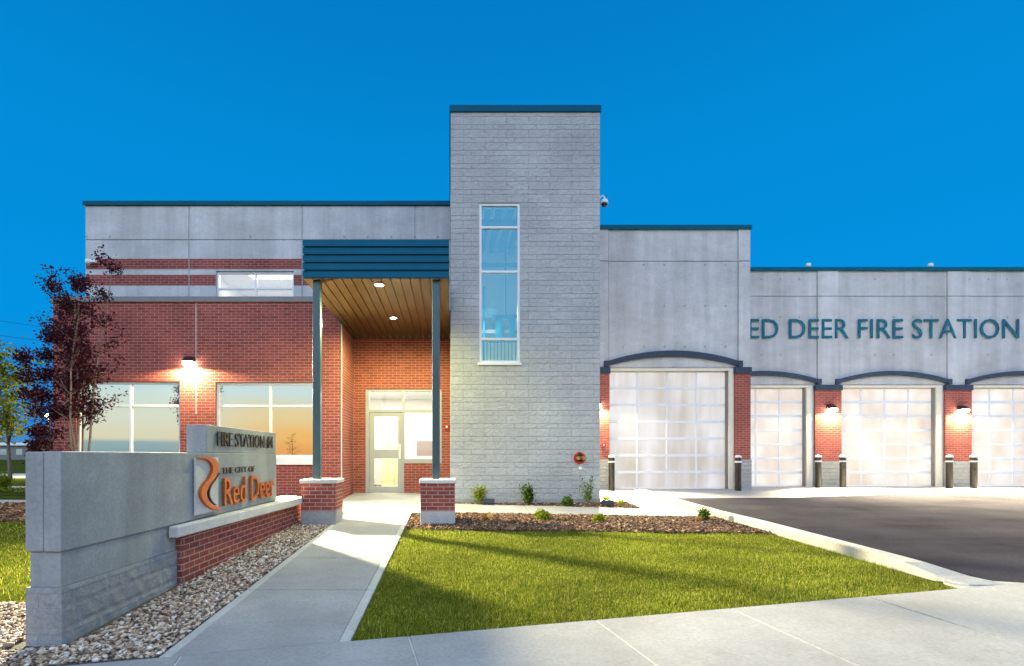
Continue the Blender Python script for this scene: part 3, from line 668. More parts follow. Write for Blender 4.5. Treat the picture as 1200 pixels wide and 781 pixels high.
m_.build('stairwell', M['room'], ST)
m_ = MB()
for zz in (3.22, 3.86): m_.box(0.45, 1.9, YT+0.98, YT+1.02, zz, zz+0.04)
for k in range(16): m_.box(0.47+k*0.088, 0.487+k*0.088, YT+0.99, YT+1.01, 2.85, 3.86)
m_.build('railing', M['teal'], ST)
m_ = MB()
for k in range(7): m_.box(0.6+k*0.28, 0.72+k*0.28, YT+0.5, YT+3.3, 6.95, 7.19)
m_.box(0.4, 2.6, YT+1.2, YT+1.3, 6.75, 6.94); m_.box(0.4, 2.6, YT+1.6, YT+1.66, 5.9, 6.0)
m_.build('ceiling_joist', M['teal'], ST)
m_ = MB(); m_.box(1.15, 1.9, YT+2.2, YT+2.26, 4.75, 4.83); m_.box(1.25, 1.40, YT+2.2, YT+2.26, 4.1, 4.75); m_.box(1.62, 1.77, YT+2.2, YT+2.26, 4.1, 4.75); m_.box(0.9, 0.95, YT+2.2, YT+2.25, 2.9, 5.6); m_.box(1.5, 1.53, YT+2.2, YT+2.25, 4.8, 6.8)
m_.build('reflection_bars', M['teal'], ST)  # teal bars added behind the glass in place of its broken reflections
area('stair_light', (0.8, YT+1.6, 4.7), (R(0), 0, 0), 0.8, 0.8, 170, (1.0, 0.85, 0.6))

# --- first bay (plane Y = 14.8)
YB = 14.8; XB0 = 2.6; XB1 = fx(878, YB); ZB = fz(270, YB)
bx0, bx1, bz1 = fx(713.5, YB), fx(859.5, YB), fz(431.5, YB)
slab_wall('bay_wall', M['conc'], ST, XB0, XB1, -0.3, ZB, YB, 0.3, [(bx0, bx1, -0.3, bz1)])
zj2 = fz(306.8, YB); px0, px1 = fx(712.0, YB), fx(864.5, YB)
slab_wall('wall_facing', M['conc'], ST, px0+0.02, px1-0.02, bz1+0.03, ZB-0.001, YB-0.022, 0.0215, [(0, 20, zj2-0.014, zj2+0.014)], back=False)
for a, b in ((XB0, px0), (px1, XB1)):
    slab_wall('pilaster', M['conc_pil'], ST, a, b, fz(431, YB)+0.002, ZB-0.002, YB-0.05, 0.0495, [(-5, 30, zj2-0.012, zj2+0.012)] , back=False)
MB().box(XB1-0.3, XB1, YB+0.301, 16.0-0.06, -0.3, ZB).build('side_wall', M['conc_pil'], ST)
MB().box(XB1-0.3, XB1, 16.5, 24, 6.9, ZB).build('side_wall', M['conc_pil'], ST)
MB().box(XT1+0.03, XB1+0.04, YB-0.09, YB+0.35, ZB+0.001, ZB+0.125).build('flashing', M['teal'], ST, bevel=0.008)
MB().box(XB1-0.25, XB1+0.04, YB+0.351, 24, ZB+0.001, ZB+0.125).build('flashing', M['teal'], ST, bevel=0.008)
MB().box(XB0, XB1-0.3, YB+0.36, 23.9, ZB-0.3, ZB-0.1).build('roof', M['roofm'], ST)

# --- door wing (plane Y = 16)
YW = 16.0; XW1 = 24.0; ZW = fz(318.3, YW)
pxs = []; doors = []
for i in range(-1, 3):
    d0 = fx(984.4 + 152*i, YW); d1 = fx(1103.5 + 152*i, YW); doors.append((d0, d1)); pxs.append((fx(957 + 152*i, YW), fx(981 + 152*i, YW)))
doors_v = doors
wz1 = fz(451.5, YW)
slab_wall('door_wing_wall', M['conc'], ST, XB1-0.35, XW1, -0.3, ZW, YW, 0.3, [(a-0.0, b, -0.3, wz1) for a, b in doors if b < XW1] )
zj3 = fz(347.8, YW)
for i, (a, b) in enumerate(pxs[1:] + [(XW1-0.02, XW1)]):
    left = XB1-0.3 if i == 0 else pxs[i][1]
    slab_wall('wall_facing', M['conc'], ST, left+0.02, a-0.02, wz1+0.03, ZW-0.001, YW-0.022, 0.0215, [(0, 30, zj3-0.014, zj3+0.014)], back=False)
for a, b in pxs[1:]:
    slab_wall('pilaster', M['conc_pil'], ST, a, b, wz1+0.002, ZW-0.002, YW-0.05, 0.0495, [(0, 30, zj3-0.010, zj3+0.010)], back=False)
MB().box(XB1+0.001, XW1+0.05, YW-0.09, YW+0.35, ZW+0.001, ZW+0.115).build('flashing', M['teal'], ST, bevel=0.008)
MB().box(XB1-0.3, XW1-0.02, YW+0.36, 23.9, ZW-0.3, ZW-0.1).build('roof', M['roofm'], ST)
MB().box(XW1-0.3, XW1, YW+0.301, 24, -0.3, ZW).build('side_wall', M['conc'], ST)
MB().box(XL0, XW1, 24.0, 24.3, -0.3, 6.5).build('back_wall', M['conc'], ST)
MB().box(XL0, 3.5, 13.5, 23.9, ZT-0.3, ZT-0.2).build('roof', M['roofm'], ST)

# brick jambs, stone bases and navy heads beside the doors
def jamb(x0, x1, Y, zs, zb, zt0, zt1, off=0.07):
    MB().box(x0, x1, Y-off, Y-0.001, zs, zb).build('brick_pier', M['brick'], ST)
    MB().box(x0-0.01, x1+0.01, Y-off-0.03, Y-0.001, -0.3, zs-0.001).build('pier_base', M['stone'], ST)
    MB().box(x0-0.015, x1+0.015, Y-off-0.04, Y-0.001, zt0+0.001, zt1).build('head_band', M['navy'], ST, bevel=0.005)
jamb(XB0+0.5, bx0-0.001, YB, fz(538.5, YB), fz(438.5, YB), fz(438.5, YB), fz(431, YB))
jamb(bx1+0.001, XB1, YB, fz(538.5, YB), fz(438.5, YB), fz(438.5, YB), fz(431, YB))
for i in range(0, 3):
    a, b = fx(953.5 + 152*i, YW), fx(984.2 + 152*i, YW)
    jamb(a, b, YW, fz(540.5, YW), fz(458, YW), fz(458, YW), fz(452, YW))

# garage doors
def garage_door(x0, x1, zt, Y, mat_p, rows, cols, jw, lab):
    y = Y + 0.12
    holes = []; gap = 0.028
    pw = (x1-jw-x0)/cols; ph = zt/rows
    for i in range(cols):
        for k in range(rows):
            g0 = gap*1.4
            holes.append((x0+i*pw+gap*0.8, x0+(i+1)*pw-gap*0.8, 0.01+k*ph+g0, 0.01+(k+1)*ph-g0))
    f = slab_wall('garage_door', M['alu'], ST, x0, x1-jw, 0.01, zt+0.005, y, 0.05, holes, bevel=0.004)
    f['label'] = lab
    for h in holes: MB().box(h[0]-0.004, h[1]+0.004, y+0.02, y+0.035, h[2]-0.004, h[3]+0.004).build('panel', mat_p, f)
    m_ = MB(); m_.box(x1-jw+0.001, x1-0.001, Y-0.02, Y+0.25, 0.004, zt+0.01); m_.box(x0+0.001, x1-0.001, Y-0.02, Y+0.25, zt+0.011, zt+0.08); m_.build('door_frame', M['jamb'], f, bevel=0.004)
    MB().box(x1-jw-0.05, x1-jw-0.001, Y+0.03, Y+0.11, 0.02, zt).build('door_track', M['grey_flash'], f)
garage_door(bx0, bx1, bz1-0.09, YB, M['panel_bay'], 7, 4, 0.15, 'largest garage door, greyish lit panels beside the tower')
labs = ['half hidden garage door right of the concrete bay', 'glowing garage door between the two lit wall lamps', 'garage door cut off by the right edge of the picture']
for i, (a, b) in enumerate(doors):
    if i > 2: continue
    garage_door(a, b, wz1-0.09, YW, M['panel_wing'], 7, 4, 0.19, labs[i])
MB().box(XB0+0.4, XW1-0.4, 17.5, 17.6, -0.2, 6.8).build('inner_wall', M['room'], ST)

# arched navy bands
def arch(x0, x1, ze0, ze1, zc0, zc1, Y):
    top = []; bot = []; n = 28; xc = (x0+x1)/2; hw = (x1-x0)/2
    for k in range(n+1):
        s = -1 + 2*k/n; q = math.cos(s*math.pi/2)**0.9 if abs(s) < 1 else 0
        q = 1 - s*s
        top.append((xc+s*hw, ze1 + (zc1-ze1)*q)); bot.append((xc+s*hw, ze0 + (zc0-ze0)*q))
    m_ = MB(); vs = []; fs = []
    for (a, b) in zip(bot, top): vs += [(a[0], Y-0.10, a[1]), (b[0], Y-0.10, b[1]), (b[0], Y-0.02, b[1]), (a[0], Y-0.02, a[1])]
    for k in range(n):
        for j in range(4): fs.append((k*4+j, k*4+(j+1) % 4, (k+1)*4+(j+1) % 4, (k+1)*4+j))
    fs += [(0,1,2,3), (n*4+3, n*4+2, n*4+1, n*4)]
    m_.add(vs, fs)
    m_.box(x0-0.03, x0+0.10, Y-0.115, Y-0.02, ze0-0.01, ze1+0.03); m_.box(x1-0.10, x1+0.03, Y-0.115, Y-0.02, ze0-0.01, ze1+0.03)
    m_.build('arch_band', M['navy'], ST)
arch(fx(708, YB), fx(867, YB), fz(430.3, YB), fz(424.8, YB), fz(418.7, YB), fz(411.7, YB), YB)
for i in range(-1, 2):
    arch(fx(978 + 152*i, YW), fx(1111 + 152*i, YW), fz(450.6, YW), fz(445.8, YW), fz(440.5, YW), fz(435.4, YW), YW)

# ------------------------------------------------------------------ lettering
def glyph_mesh(ch, offset=0.0, extrude=0.02):
    cu = bpy.data.curves.new('t', 'FONT'); cu.body = ch; cu.size = 1.0; cu.offset = offset; cu.extrude = extrude; cu.resolution_u = 3
    o = bpy.data.objects.new('t', cu); col.objects.link(o); bpy.context.view_layer.update()
    dg = bpy.context.evaluated_depsgraph_get(); me = bpy.data.meshes.new_from_object(o.evaluated_get(dg))
    bpy.data.objects.remove(o); bpy.data.curves.remove(cu); return me
def text_letters(txt, width, height, frame, mat_, parent, depth, offset=0.0, name='letter', ref='H'):
    """frame(u, v, d) maps text plane to world"""
    def ext(me):
        a = np.empty(len(me.vertices)*3); me.vertices.foreach_get('co', a); a = a.reshape(-1, 3); return a
    full = ext(glyph_mesh(txt, offset)); W = full[:, 0].max() - full[:, 0].min(); x00 = full[:, 0].min()
    H = ext(glyph_mesh(ref, offset))[:, 1].max()
    sxs, sys = width/W, height/H
    for i, ch in enumerate(txt):
        if ch == ' ': continue
        pm = ext(glyph_mesh(txt[:i+1], offset))[:, 0].max() - x00
        me = glyph_mesh(ch, offset, 1.0); a = ext(me); gx = a[:, 0].max()
        if ch == '#':
            x0_, x1_ = a[:, 0].min(), a[:, 0].max(); w_ = x1_-x0_; h_ = H; q = MB(); sw = w_*0.09
            for cx_ in (0.30, 0.64): q.prism([(x0_+w_*cx_-sw/2-0.05*w_, 0), (x0_+w_*cx_+sw/2-0.05*w_, 0), (x0_+w_*cx_+sw/2+0.10*w_, h_), (x0_+w_*cx_-sw/2+0.10*w_, h_)], -1, 1, 'z')
            for cy_ in (0.33, 0.66): q.prism([(x0_, h_*cy_-h_*0.032), (x1_, h_*cy_-h_*0.032), (x1_, h_*cy_+h_*0.032), (x0_, h_*cy_+h_*0.032)], -0.97, 0.97, 'z')
            me = bpy.data.meshes.new('h'); me.from_pydata(q.v, [], q.f)
        for v in me.vertices:
            u = (v.co.x - gx + pm)*sxs; vv = v.co.y*sys; d = (v.co.z+1)/2*depth
            v.co = Vector(frame(u, vv, d))
        me.name = name
        new_obj(name, me, mat_, parent)
# wall lettering; the first R stands behind the corner of the bay
xe0, xe1 = fx(878.4, YW), fx(1191.5, YW); zb = fz(397.2, YW); hh = fz(374.8, YW) - zb
rw = fx(20.5, YW) - fx(0, YW)
text_letters('RED DEER FIRE STATION', xe1 - xe0 + rw, hh, lambda u, v, d: (xe0 - rw + u, YW-0.054-d, zb+v), M['teal_letter'], ST, 0.02, -0.003)

# ------------------------------------------------------------------ canopy (parts of the station)
KX0, KX1, KY0 = -2.585, -0.012, 8.70; KZ0, KZ1 = 4.14, 4.83
n = 5; prof = []
for k in range(n):
    z1 = KZ1 - (KZ1-KZ0)*k/n; z0 = KZ1 - (KZ1-KZ0)*(k+1)/n
    prof.append((z0, z1))
m_ = MB()
for k, (z0, z1) in enumerate(prof):
    # each course leans out a little at its lower edge and is lapped by the one above
    m_.add([(KX0-0.01, KY0+0.028, z1), (KX1, KY0+0.028, z1), (KX1, KY0, z0+0.010), (KX0, KY0, z0+0.010), (KX0-0.01, KY0+0.10, z1), (KX1, KY0+0.10, z1), (KX1, KY0+0.10, z0+0.010), (KX0, KY0+0.10, z0+0.010)],
           [(0,1,2,3), (7,6,5,4), (0,4,5,1), (3,2,6,7), (0,3,7,4), (1,5,6,2)])
    m_.box(KX0+0.01, KX1-0.01, KY0+0.035, KY0+0.09, z0-0.002, z0+0.009)
canopy = m_.build('canopy', M['teal'], ST)
m_ = MB(); m_.box(KX0, KX0+0.06, KY0+0.101, YU-0.03, KZ0+0.01, KZ1-0.01); m_.box(KX1-0.06, KX1, KY0+0.101, YU-0.03, KZ0+0.01, KZ1-0.01); m_.box(KX0+0.061, KX1-0.061, KY0+0.101, YU-0.03, KZ1-0.08, KZ1-0.012)
m_.build('side_panel', M['teal'], canopy)
m_ = MB(); npl = 15; pw = (KX1-KX0)/npl
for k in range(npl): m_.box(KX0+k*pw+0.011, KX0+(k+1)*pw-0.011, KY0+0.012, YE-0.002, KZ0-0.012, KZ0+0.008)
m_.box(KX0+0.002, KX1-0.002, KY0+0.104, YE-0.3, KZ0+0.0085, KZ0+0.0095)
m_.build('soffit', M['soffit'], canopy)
def prect(cx, cy, h): return (cx-h, cx+h, cy-h, cy+h)
for cx in (-2.37, -0.245):
    x0, x1, y0, y1 = prect(cx, 8.86, 0.067)
    MB().box(x0, x1, y0, y1, 0.60, KZ0-0.013).build('post', M['post'], canopy, bevel=0.006)
for cx in (-2.285, -0.208):
    a = 0.297
    pr = MB().box(cx-a, cx+a, 8.60, 9.19, 0.052, 0.532).build('pier', M['brick_pier'], ST)
    MB().box(cx-a-0.025, cx+a+0.025, 8.575, 9.215, 0.533, 0.60).build('cap', M['conc_light'], pr, bevel=0.012)
    MB().box(cx-a-0.006, cx+a+0.006, 8.594, 9.196, -0.6, 0.051).build('footing', M['conc_base'], pr, bevel=0.01)
# recessed downlights
for k, (px, py) in enumerate(((-1.28, 9.0), (-1.27, 11.17))):
    m_ = MB(); m_.lathe([(0.085, 0.0), (0.095, -0.008), (0.075, -0.010), (0.07, 0.0)], (px, py, KZ0-0.013), 20); ring = m_.build('downlight', M['white'], canopy)
    m_ = MB(); m_.lathe([(0.066, -0.006), (0.066, -0.001)], (px, py, KZ0-0.014), 20); m_.build('lens', M['down'], ring)
    l = bpy.data.lights.new('downlight_beam', 'SPOT'); l.energy = 500; l.spot_size = R(179); l.spot_blend = 0.5; l.shadow_soft_size = 0.06; l.color = (1.0, 0.98, 0.38)
    o = bpy.data.objects.new('downlight_beam', l); col.objects.link(o); o.location = (px, py, KZ0-0.06)

# ------------------------------------------------------------------ fittings on the walls
def wall_lamp(x, Y, z, power, spot, label, hidden=False):
    t = empty('wall_lamp', (x, Y, z), label, 'wall lamp', 'lit wall lamps on the brick')
    m_ = MB(); m_.prism([(Y-0.001, z-0.02), (Y-0.001, z+0.11), (Y-0.07, z+0.11), (Y-0.19, z+0.02), (Y-0.19, z-0.02)], x-0.11, x+0.11, 'x')
    m_.build('housing', M['dark'], t, bevel=0.01)
    m_ = MB(); m_.prism([(Y-0.03, z-0.022), (Y-0.195, z-0.018), (Y-0.19, z-0.10), (Y-0.05, z-0.12)], x-0.105, x+0.105, 'x')
    m_.build('lens', M['lens'], t, bevel=0.01)
    l = bpy.data.lights.new('lamp_glow', 'SPOT'); l.spot_size = R(172); l.spot_blend = 0.15; l.energy = power*1.1; l.shadow_soft_size = 0.05; l.color = (1.0, 0.80, 0.42)
    o = bpy.data.objects.new('lamp_glow', l); col.objects.link(o); o.location = (x, Y-0.20, z-0.14)
    l = bpy.data.lights.new('lamp_throw', 'SPOT'); l.energy = spot; l.spot_size = R(108); l.spot_blend = 1.0; l.shadow_soft_size = 0.17; l.color = (1.0, 0.88, 0.54)
    o = bpy.data.objects.new('lamp_throw', l); col.objects.link(o); o.location = (x, Y-0.27, z-0.10); o.rotation_euler = (R(78) if x < 0 else R(52), 0, R(180) + (R(44) if x < 0 else 0))
    return t
wall_lamp(fx(223.5, YL), YL, fz(424, YL), 420, 25000, 'glaring wall lamp between the two big lower windows')
wall_lamp(fx(970.5, YW), YW-0.07, fz(479, YW), 250, 26000, 'glaring wall lamp on the brick pier left of the middle garage door')
wall_lamp(fx(1122.5, YW), YW-0.07, fz(480, YW), 250, 26000, 'glaring wall lamp on the brick pier near the right edge')
wall_lamp(4.35, YB-0.07, 2.55, 260, 8000, 'wall lamp tucked behind the tower corner beside the largest garage door')

def dome_camera(x, Y, z, label, arm=0.12, sc=1.0):
    t = empty('security_camera', (x, Y, z), label, 'camera')
    m_ = MB(); m_.tube([(x-arm, Y, z-0.02), (x-arm*0.8, Y, z+0.06*sc), (x-arm*0.3, Y, z+0.10*sc), (x, Y, z+0.06*sc), (x, Y, z)], 0.018*sc, 10); m_.build('arm', M['white'], t, smooth=True)
    m_ = MB(); m_.lathe([(0.03*sc, 0.02), (0.075*sc, -0.01), (0.09*sc, -0.06*sc), (0.09*sc, -0.10*sc)], (x, Y, z), 20); m_.build('housing', M['white'], t, smooth=True)
    m_ = MB(); m_.lathe([(0.072*sc, 0), (0.068*sc, -0.035*sc), (0.045*sc, -0.065*sc), (0.01, -0.078*sc)], (x, Y, z-0.101*sc), 20); m_.build('dome', M['black'], t, smooth=True)
    return t
dome_camera(fx(709, YT+0.2), YT+0.25, fz(233, YT+0.2), 'white dome camera on an arm at the right edge of the tower', 0.13, 0.95)
t = empty('security_camera', (fx(109, YU), YU-0.1, fz(309, YU)), 'white bracket camera on the upper brick band at the left corner', 'camera')
cx, cz = fx(109, YU), fz(309, YU)
MB().tube([(cx, YU-0.03, cz+0.05), (cx, YU-0.12, cz+0.03)], 0.02, 8).build('bracket', M['white'], t)
MB().lathe([(0.05, 0.05), (0.07, 0.0), (0.06, -0.05), (0.02, -0.08)], (cx-0.02, YU-0.15, cz), 16).build('dome', M['white'], t, smooth=True)
MB().box(cx+0.03, cx+0.17, YU-0.17, YU-0.08, cz-0.03, cz+0.05).build('housing', M['white'], t, bevel=0.01)

# small white roof lamps on the parapets
def roof_beacon(x, Y, z, label):
    t = empty('roof_lamp', (x, Y, z), label, 'roof lamp')
    MB().box(x-0.11, x+0.09, Y-0.06, Y+0.06, z+0.0, z+0.05).build('base', M['dark'], t, bevel=0.008)
    MB().lathe([(0.06, 0.0), (0.075, 0.025), (0.075, 0.10), (0.05, 0.13), (0.01, 0.14)], (x+0.02, Y, z+0.051), 18).build('head', M['white'], t, smooth=True)
roof_beacon(fx(949, YW), YW+0.1, ZW+0.118, 'small white roof lamp above the letters of the word DEER')
roof_beacon(fx(1093, YW), YW+0.1, ZW+0.118, 'small white roof lamp above the word STATION')
roof_beacon(fx(731, YB), YB+0.6, ZB-0.02, 'low white roof lamp just showing over the concrete bay beside the tower')

# fire department connection on the tower
x, z = fx(679, YT), fz(537, YT)
t = empty('hose_connection', (x, YT, z), 'round red hose connection plate with two brass caps on the tower', 'hose connection')
def disc(mb, x, z, r, y0, y1, n=28): return mb.prism([(x+r*math.cos(2*math.pi*k/n), z+r*math.sin(2*math.pi*k/n)) for k in range(n)], y0, y1)
disc(MB(), x, z, 0.135, YT-0.03, YT-0.002).build('plate', M['red'], t, bevel=0.006)
disc(MB(), x, z, 0.095, YT-0.036, YT-0.031).build('inner_ring', M['dark'], t)
for s in (-1, 1):
    m_ = MB(); m_.tube([(x+s*0.03, YT-0.035, z), (x+s*0.055, YT-0.11, z), (x+s*0.065, YT-0.15, z)], [0.04, 0.045, 0.045], 14); m_.build('outlet', M['brass'], t)
m_ = MB(); disc(m_, x, z+0.105, 0.022, YT-0.045, YT-0.031, 10); m_.build('bolt', M['dark'], t)
x, z = fx(680, YT), fz(549, YT)
t = empty('drain_outlet', (x, YT, z), 'small white pipe outlet below the red hose connection', 'pipe outlet')
disc(MB(), x, z, 0.04, YT-0.02, YT-0.002, 18).build('flange', M['white'], t); MB().tube([(x, YT-0.02, z), (x+0.01, YT-0.07, z-0.01)], 0.02, 10).build('spout', M['alu'], t)
x, z = fx(523.5, YE), fz(500.5, YE)
t = empty('alarm_strobe', (x, YE, z), 'small red alarm box on the brick right of the entrance door', 'alarm')
MB().box(x-0.055, x+0.055, YE-0.05, YE-0.001, z-0.07, z+0.07).build('box', M['red'], t, bevel=0.01); disc(MB(), x, z, 0.03, YE-0.058, YE-0.051, 14).build('lens', M['white'], t)
x, z = fx(706, YB), fz(521.8, YB)
t = empty('alarm_button', (x, YB-0.07, z), 'small red alarm button on the brick left of the largest garage door', 'alarm')
MB().box(x-0.05, x+0.05, YB-0.12, YB-0.071, z-0.05, z+0.05).build('box', M['red'], t, bevel=0.01); disc(MB(), x, z, 0.025, YB-0.128, YB-0.121, 14).build('lens', M['white'], t)

# ------------------------------------------------------------------ bollards
def bollard(loc):
    t = empty('bollard', loc); x, y, z = loc; r = 0.085
    MB().lathe([(r, -0.1), (r, 0.80)], (x, y, z), 24).build('post', M['dark'], t, smooth=False)
    MB().lathe([(r+0.004, 0.801), (r+0.004, 0.85)], (x, y, z), 24).build('reflective_band', M['white'], t)
    MB().lathe([(r, 0.851), (r, 0.945)], (x, y, z), 24).build('neck', M['dark'], t)
    MB().lathe([(r+0.004, 0.946), (r+0.004, 0.98), (r*0.8, 1.005), (r*0.3, 1.02), (0.001, 1.022)], (x, y, z), 24).build('cap', M['white'], t, smooth=True)
    return t
bp = [(716.7, 14.15, 'white banded bollard at the left side of the largest garage door'),
      (865.0, 14.1, 'white banded bollard at the right side of the largest garage door'),
      (958.8, 15.45, 'white banded bollard right of the half hidden garage door'),
      (987.7, 15.45, 'white banded bollard at the left side of the middle garage door'),
      (1112.5, 15.25, 'white banded bollard at the right side of the middle garage door'),
      (1141.0, 15.2, 'white banded bollard at the left side of the garage door cut by the picture edge')]
b0 = None
for px, Y, lab in bp:
    loc = (fx(px, Y), Y, 0.014)
    if b0 is None: b0 = o = bollard(loc)
    else: o = copy_tree(b0); o.location = loc
    tag(o, lab, 'bollard', 'bollards guarding the garage doors')

# ------------------------------------------------------------------ monument sign
SY = math.atan(0.0265)
SN = empty('monument_sign', (-2.92, 3.72, -0.42), 'long grey concrete sign wall with raised letters on a brick base', 'sign')
def sf(s, off, z):    # s metres along the wall face from the near corner, off metres out of the face towards the walkway
    return (-2.92 + 0.0265*s + off, 3.72 + s - 0.0265*off, z)
def sbox(name, m, s0, s1, o0, o1, z0, z1, bevel=0.01, parent=None, o1b=None):
    mb = MB(); o1b = o1 if o1b is None else o1b
    vs = [sf(s0,o0,z0), sf(s0,o1,z0), sf(s1,o1b,z0), sf(s1,o0,z0), sf(s0,o0,z1), sf(s0,o1,z1), sf(s1,o1b,z1), sf(s1,o0,z1)]
    mb.add(vs, [(3,2,1,0),(4,5,6,7),(0,1,5,4),(1,2,6,5),(2,3,7,6),(3,0,4,7)])
    return mb.build(name, m, parent or SN, bevel=bevel)
SE = 4.30
sbox('wall_leaf', M['conc_sign'], 0, SE, -0.138, 0, 0.292, 1.052, 0.012)
sbox('wall_leaf', M['conc_sign'], 0.004, SE-0.004, -0.285, -0.141, 0.292, 1.049, 0.012)
sbox('lower_wall', M['conc_sign'], 0.025, 1.515, -0.262, -0.022, 0.02, 0.289, 0.006)
sbox('lower_wall', M['conc_sign'], 1.516, SE, -0.262, -0.022, -0.4, 0.289, 0.006)
# rough block plinth: displaced grid so the faces are really broken
def rough_box(name, m, s0, s1, o0, o1, z0, z1, amp):
    me = MB(); faces = []
    bmm = bmesh.new()
    def gridface(fn, nu, nv):
        vv = [[bmm.verts.new(fn(u/nu, v/nv)) for v in range(nv+1)] for u in range(nu+1)]
        for u in range(nu):
            for v in range(nv): bmm.faces.new((vv[u][v], vv[u+1][v], vv[u+1][v+1], vv[u][v+1]))
    rnd = random.Random(5)
    H = z1-z0; rows = [0, 0.16, 0.46, 0.74, 1.0]
    def offs(u, v, ln):
        r = max(i for i in range(len(rows)-1) if rows[i] <= v+1e-6 or i == 0); r = min(r, 3)
        f = (v-rows[r])/(rows[r+1]-rows[r]); e = min(f, 1-f)
        bl = (u*ln/0.55 + 0.37*r) % 1.0; e2 = min(bl, 1-bl)*0.55/0.15
        s = min(1, e*5)*min(1, e2*4)
        k = math.sin(u*ln*17+r*3)*math.sin(v*H*31+u*ln*5)+0.6*math.sin(u*ln*41+v*H*23+r)
        return amp*(0.35*s + 0.30*s*k*0.6)*min(1, min(u, 1-u)*ln/0.06)
    L = s1-s0
    gridface(lambda u, v: sf(s0+u*L, o1+offs(u, v, L), z0+v*H), 110, 40)
    gridface(lambda u, v: sf(s0-offs(u, v, o1-o0), o0+u*(o1-o0), z0+v*H), 24, 40)
    gridface(lambda u, v: sf(s0+u*L, o0-offs(u, v, L), z0+v*H), 110, 40)
    gridface(lambda u, v: sf(s0+u*L, o0+v*(o1-o0), z1), 1, 1)
    bmesh.ops.remove_doubles(bmm, verts=bmm.verts, dist=0.002); bmesh.ops.recalc_face_normals(bmm, faces=bmm.faces)
    msh = bpy.data.meshes.new(name); bmm.to_mesh(msh); bmm.free()
    return new_obj(name, msh, m, SN)
rough_box('block_plinth', M['sign_stone'], 0.008, 1.514, -0.280, -0.004, -0.55, 0.021, 0.022)
sbox('brick_base', M['brick_pier'], 1.518, 5.28, -0.285, 0.045, -0.6, 0.172, 0, o1b=0.085)
ld = sbox('ledge', M['conc_light'], 1.35, 5.12, -0.02+0.0215, 0.10, 0.174, 0.289, 0.012, o1b=0.235)
sbox('ledge_return', M['conc_light'], SE+0.002, 5.30, -0.30, 0.0, 0.174, 0.286, 0.012)
sbox('name_block', M['conc_sign'], 2.14, SE-0.002, -0.262, -0.012, 1.053, 1.385, 0.008)
def sframe(s0, z0): return lambda u, v, d: sf(s0+u, 0.012+d, z0+v)
def s_of(px, off=0.0):  # distance along the face for an image column
    a = (px-527.0)/580.0; return (a*3.72 + 2.92 - off)/(0.0265 - a)
def z_of(px, py): s = s_of(px); return CZ + (534-py)*(3.72+s)/580
def text_on_sign(txt, pa, pb, py_base, py_top, m, depth, offset, ref='H', off=0.0, pref=None):
    sa, sb = s_of(pa), s_of(pb); zb_ = z_of(pref or pa, py_base); zt_ = z_of(pref or pa, py_top)
    text_letters(txt, sb-sa, zt_-zb_, lambda u, v, d: sf(sa+u, 0.012+off+d, zb_+v), m, SN, depth, offset, ref=ref)
text_on_sign('FIRE STATION #4', 254, 319.0, 523.0, 506.0, M['bronze_letter'], 0.016, -0.004, off=-0.012, pref=255)
text_on_sign('THE CITY OF', 258.5, 297.0, 555.5, 548.3, M['bronze_letter'], 0.010, 0.0, pref=260)
text_on_sign('Red Deer', 259.5, 318.5, 592.5, 560.5, M['copper'], 0.032, 0.0, ref='R', pref=262)
# emblem: pale plate with a copper S-shaped ribbon
ea, eb = s_of(225.6), s_of(252.5); et, ebz = z_of(225.6, 536.5), z_of(225.6, 604.5)
sbox('emblem_plate', M['conc_light'], ea, eb, 0.012, 0.035, ebz, et, 0.002)
def ep(X, Yy):
    u = min(max((X-160)/165.0, -0.04), 1.02); tp = 281 + 20*u; bt = 690 - 58*u
    # undo foreshortening along the wall
    px = 225.6 + (252.5-225.6)*u; s = s_of(px); v = (bt-Yy)/(bt-tp); return s, ebz + v*(et-ebz)
def smooth_curve(P, n=8):
    o = []
    for i in range(len(P)-1):
        p0, p1, p2, p3 = P[max(i-1, 0)], P[i], P[i+1], P[min(i+2, len(P)-1)]
        for k in range(n):
            t_ = k/n; o.append(tuple(0.5*((2*p1[j]) + (-p0[j]+p2[j])*t_ + (2*p0[j]-5*p1[j]+4*p2[j]-p3[j])*t_**2 + (-p0[j]+3*p1[j]-3*p2[j]+p3[j])*t_**3) for j in range(2)))
    o.append(P[-1]); return o
def ribbon(name, A, B, m, d0, d1):
    A = smooth_curve(A); B = smooth_curve(B); mb = MB(); vs = []; fs = []
    for a, b in zip(A, B):
        (s0, z0), (s1, z1) = ep(*a), ep(*b); vs += [sf(s0, d0, z0), sf(s1, d0, z1), sf(s1, d1, z1), sf(s0, d1, z0)]
    for i in range(len(A)-1):
        for j in range(4): fs.append((i*4+j, i*4+(j+1) % 4, (i+1)*4+(j+1) % 4, (i+1)*4+j))
    fs += [(0,1,2,3), tuple(len(vs)-4+k for k in (3,2,1,0))]
    mb.add(vs, fs); return mb.build(name, m, SN)
outer = [(160,277), (225,283), (280,306), (306,355), (296,405), (255,455), (226,500), (216,540), (232,582), (270,608), (324,613)]
inner = [(160,284), (215,298), (252,330), (264,370), (240,425), (202,468), (178,515), (182,560), (212,603), (262,628), (324,630)]
ribbon('emblem_ribbon', outer, inner, M['copper'], 0.036, 0.075)
oa = [(324,397), (290,432), (255,478), (243,525), (250,565), (275,592), (300,602)]
ob = [(324,404), (294,440), (262,484), (251,527), (258,562), (280,588), (302,600)]
ribbon('emblem_line', oa, ob, M['black'], 0.036, 0.060)

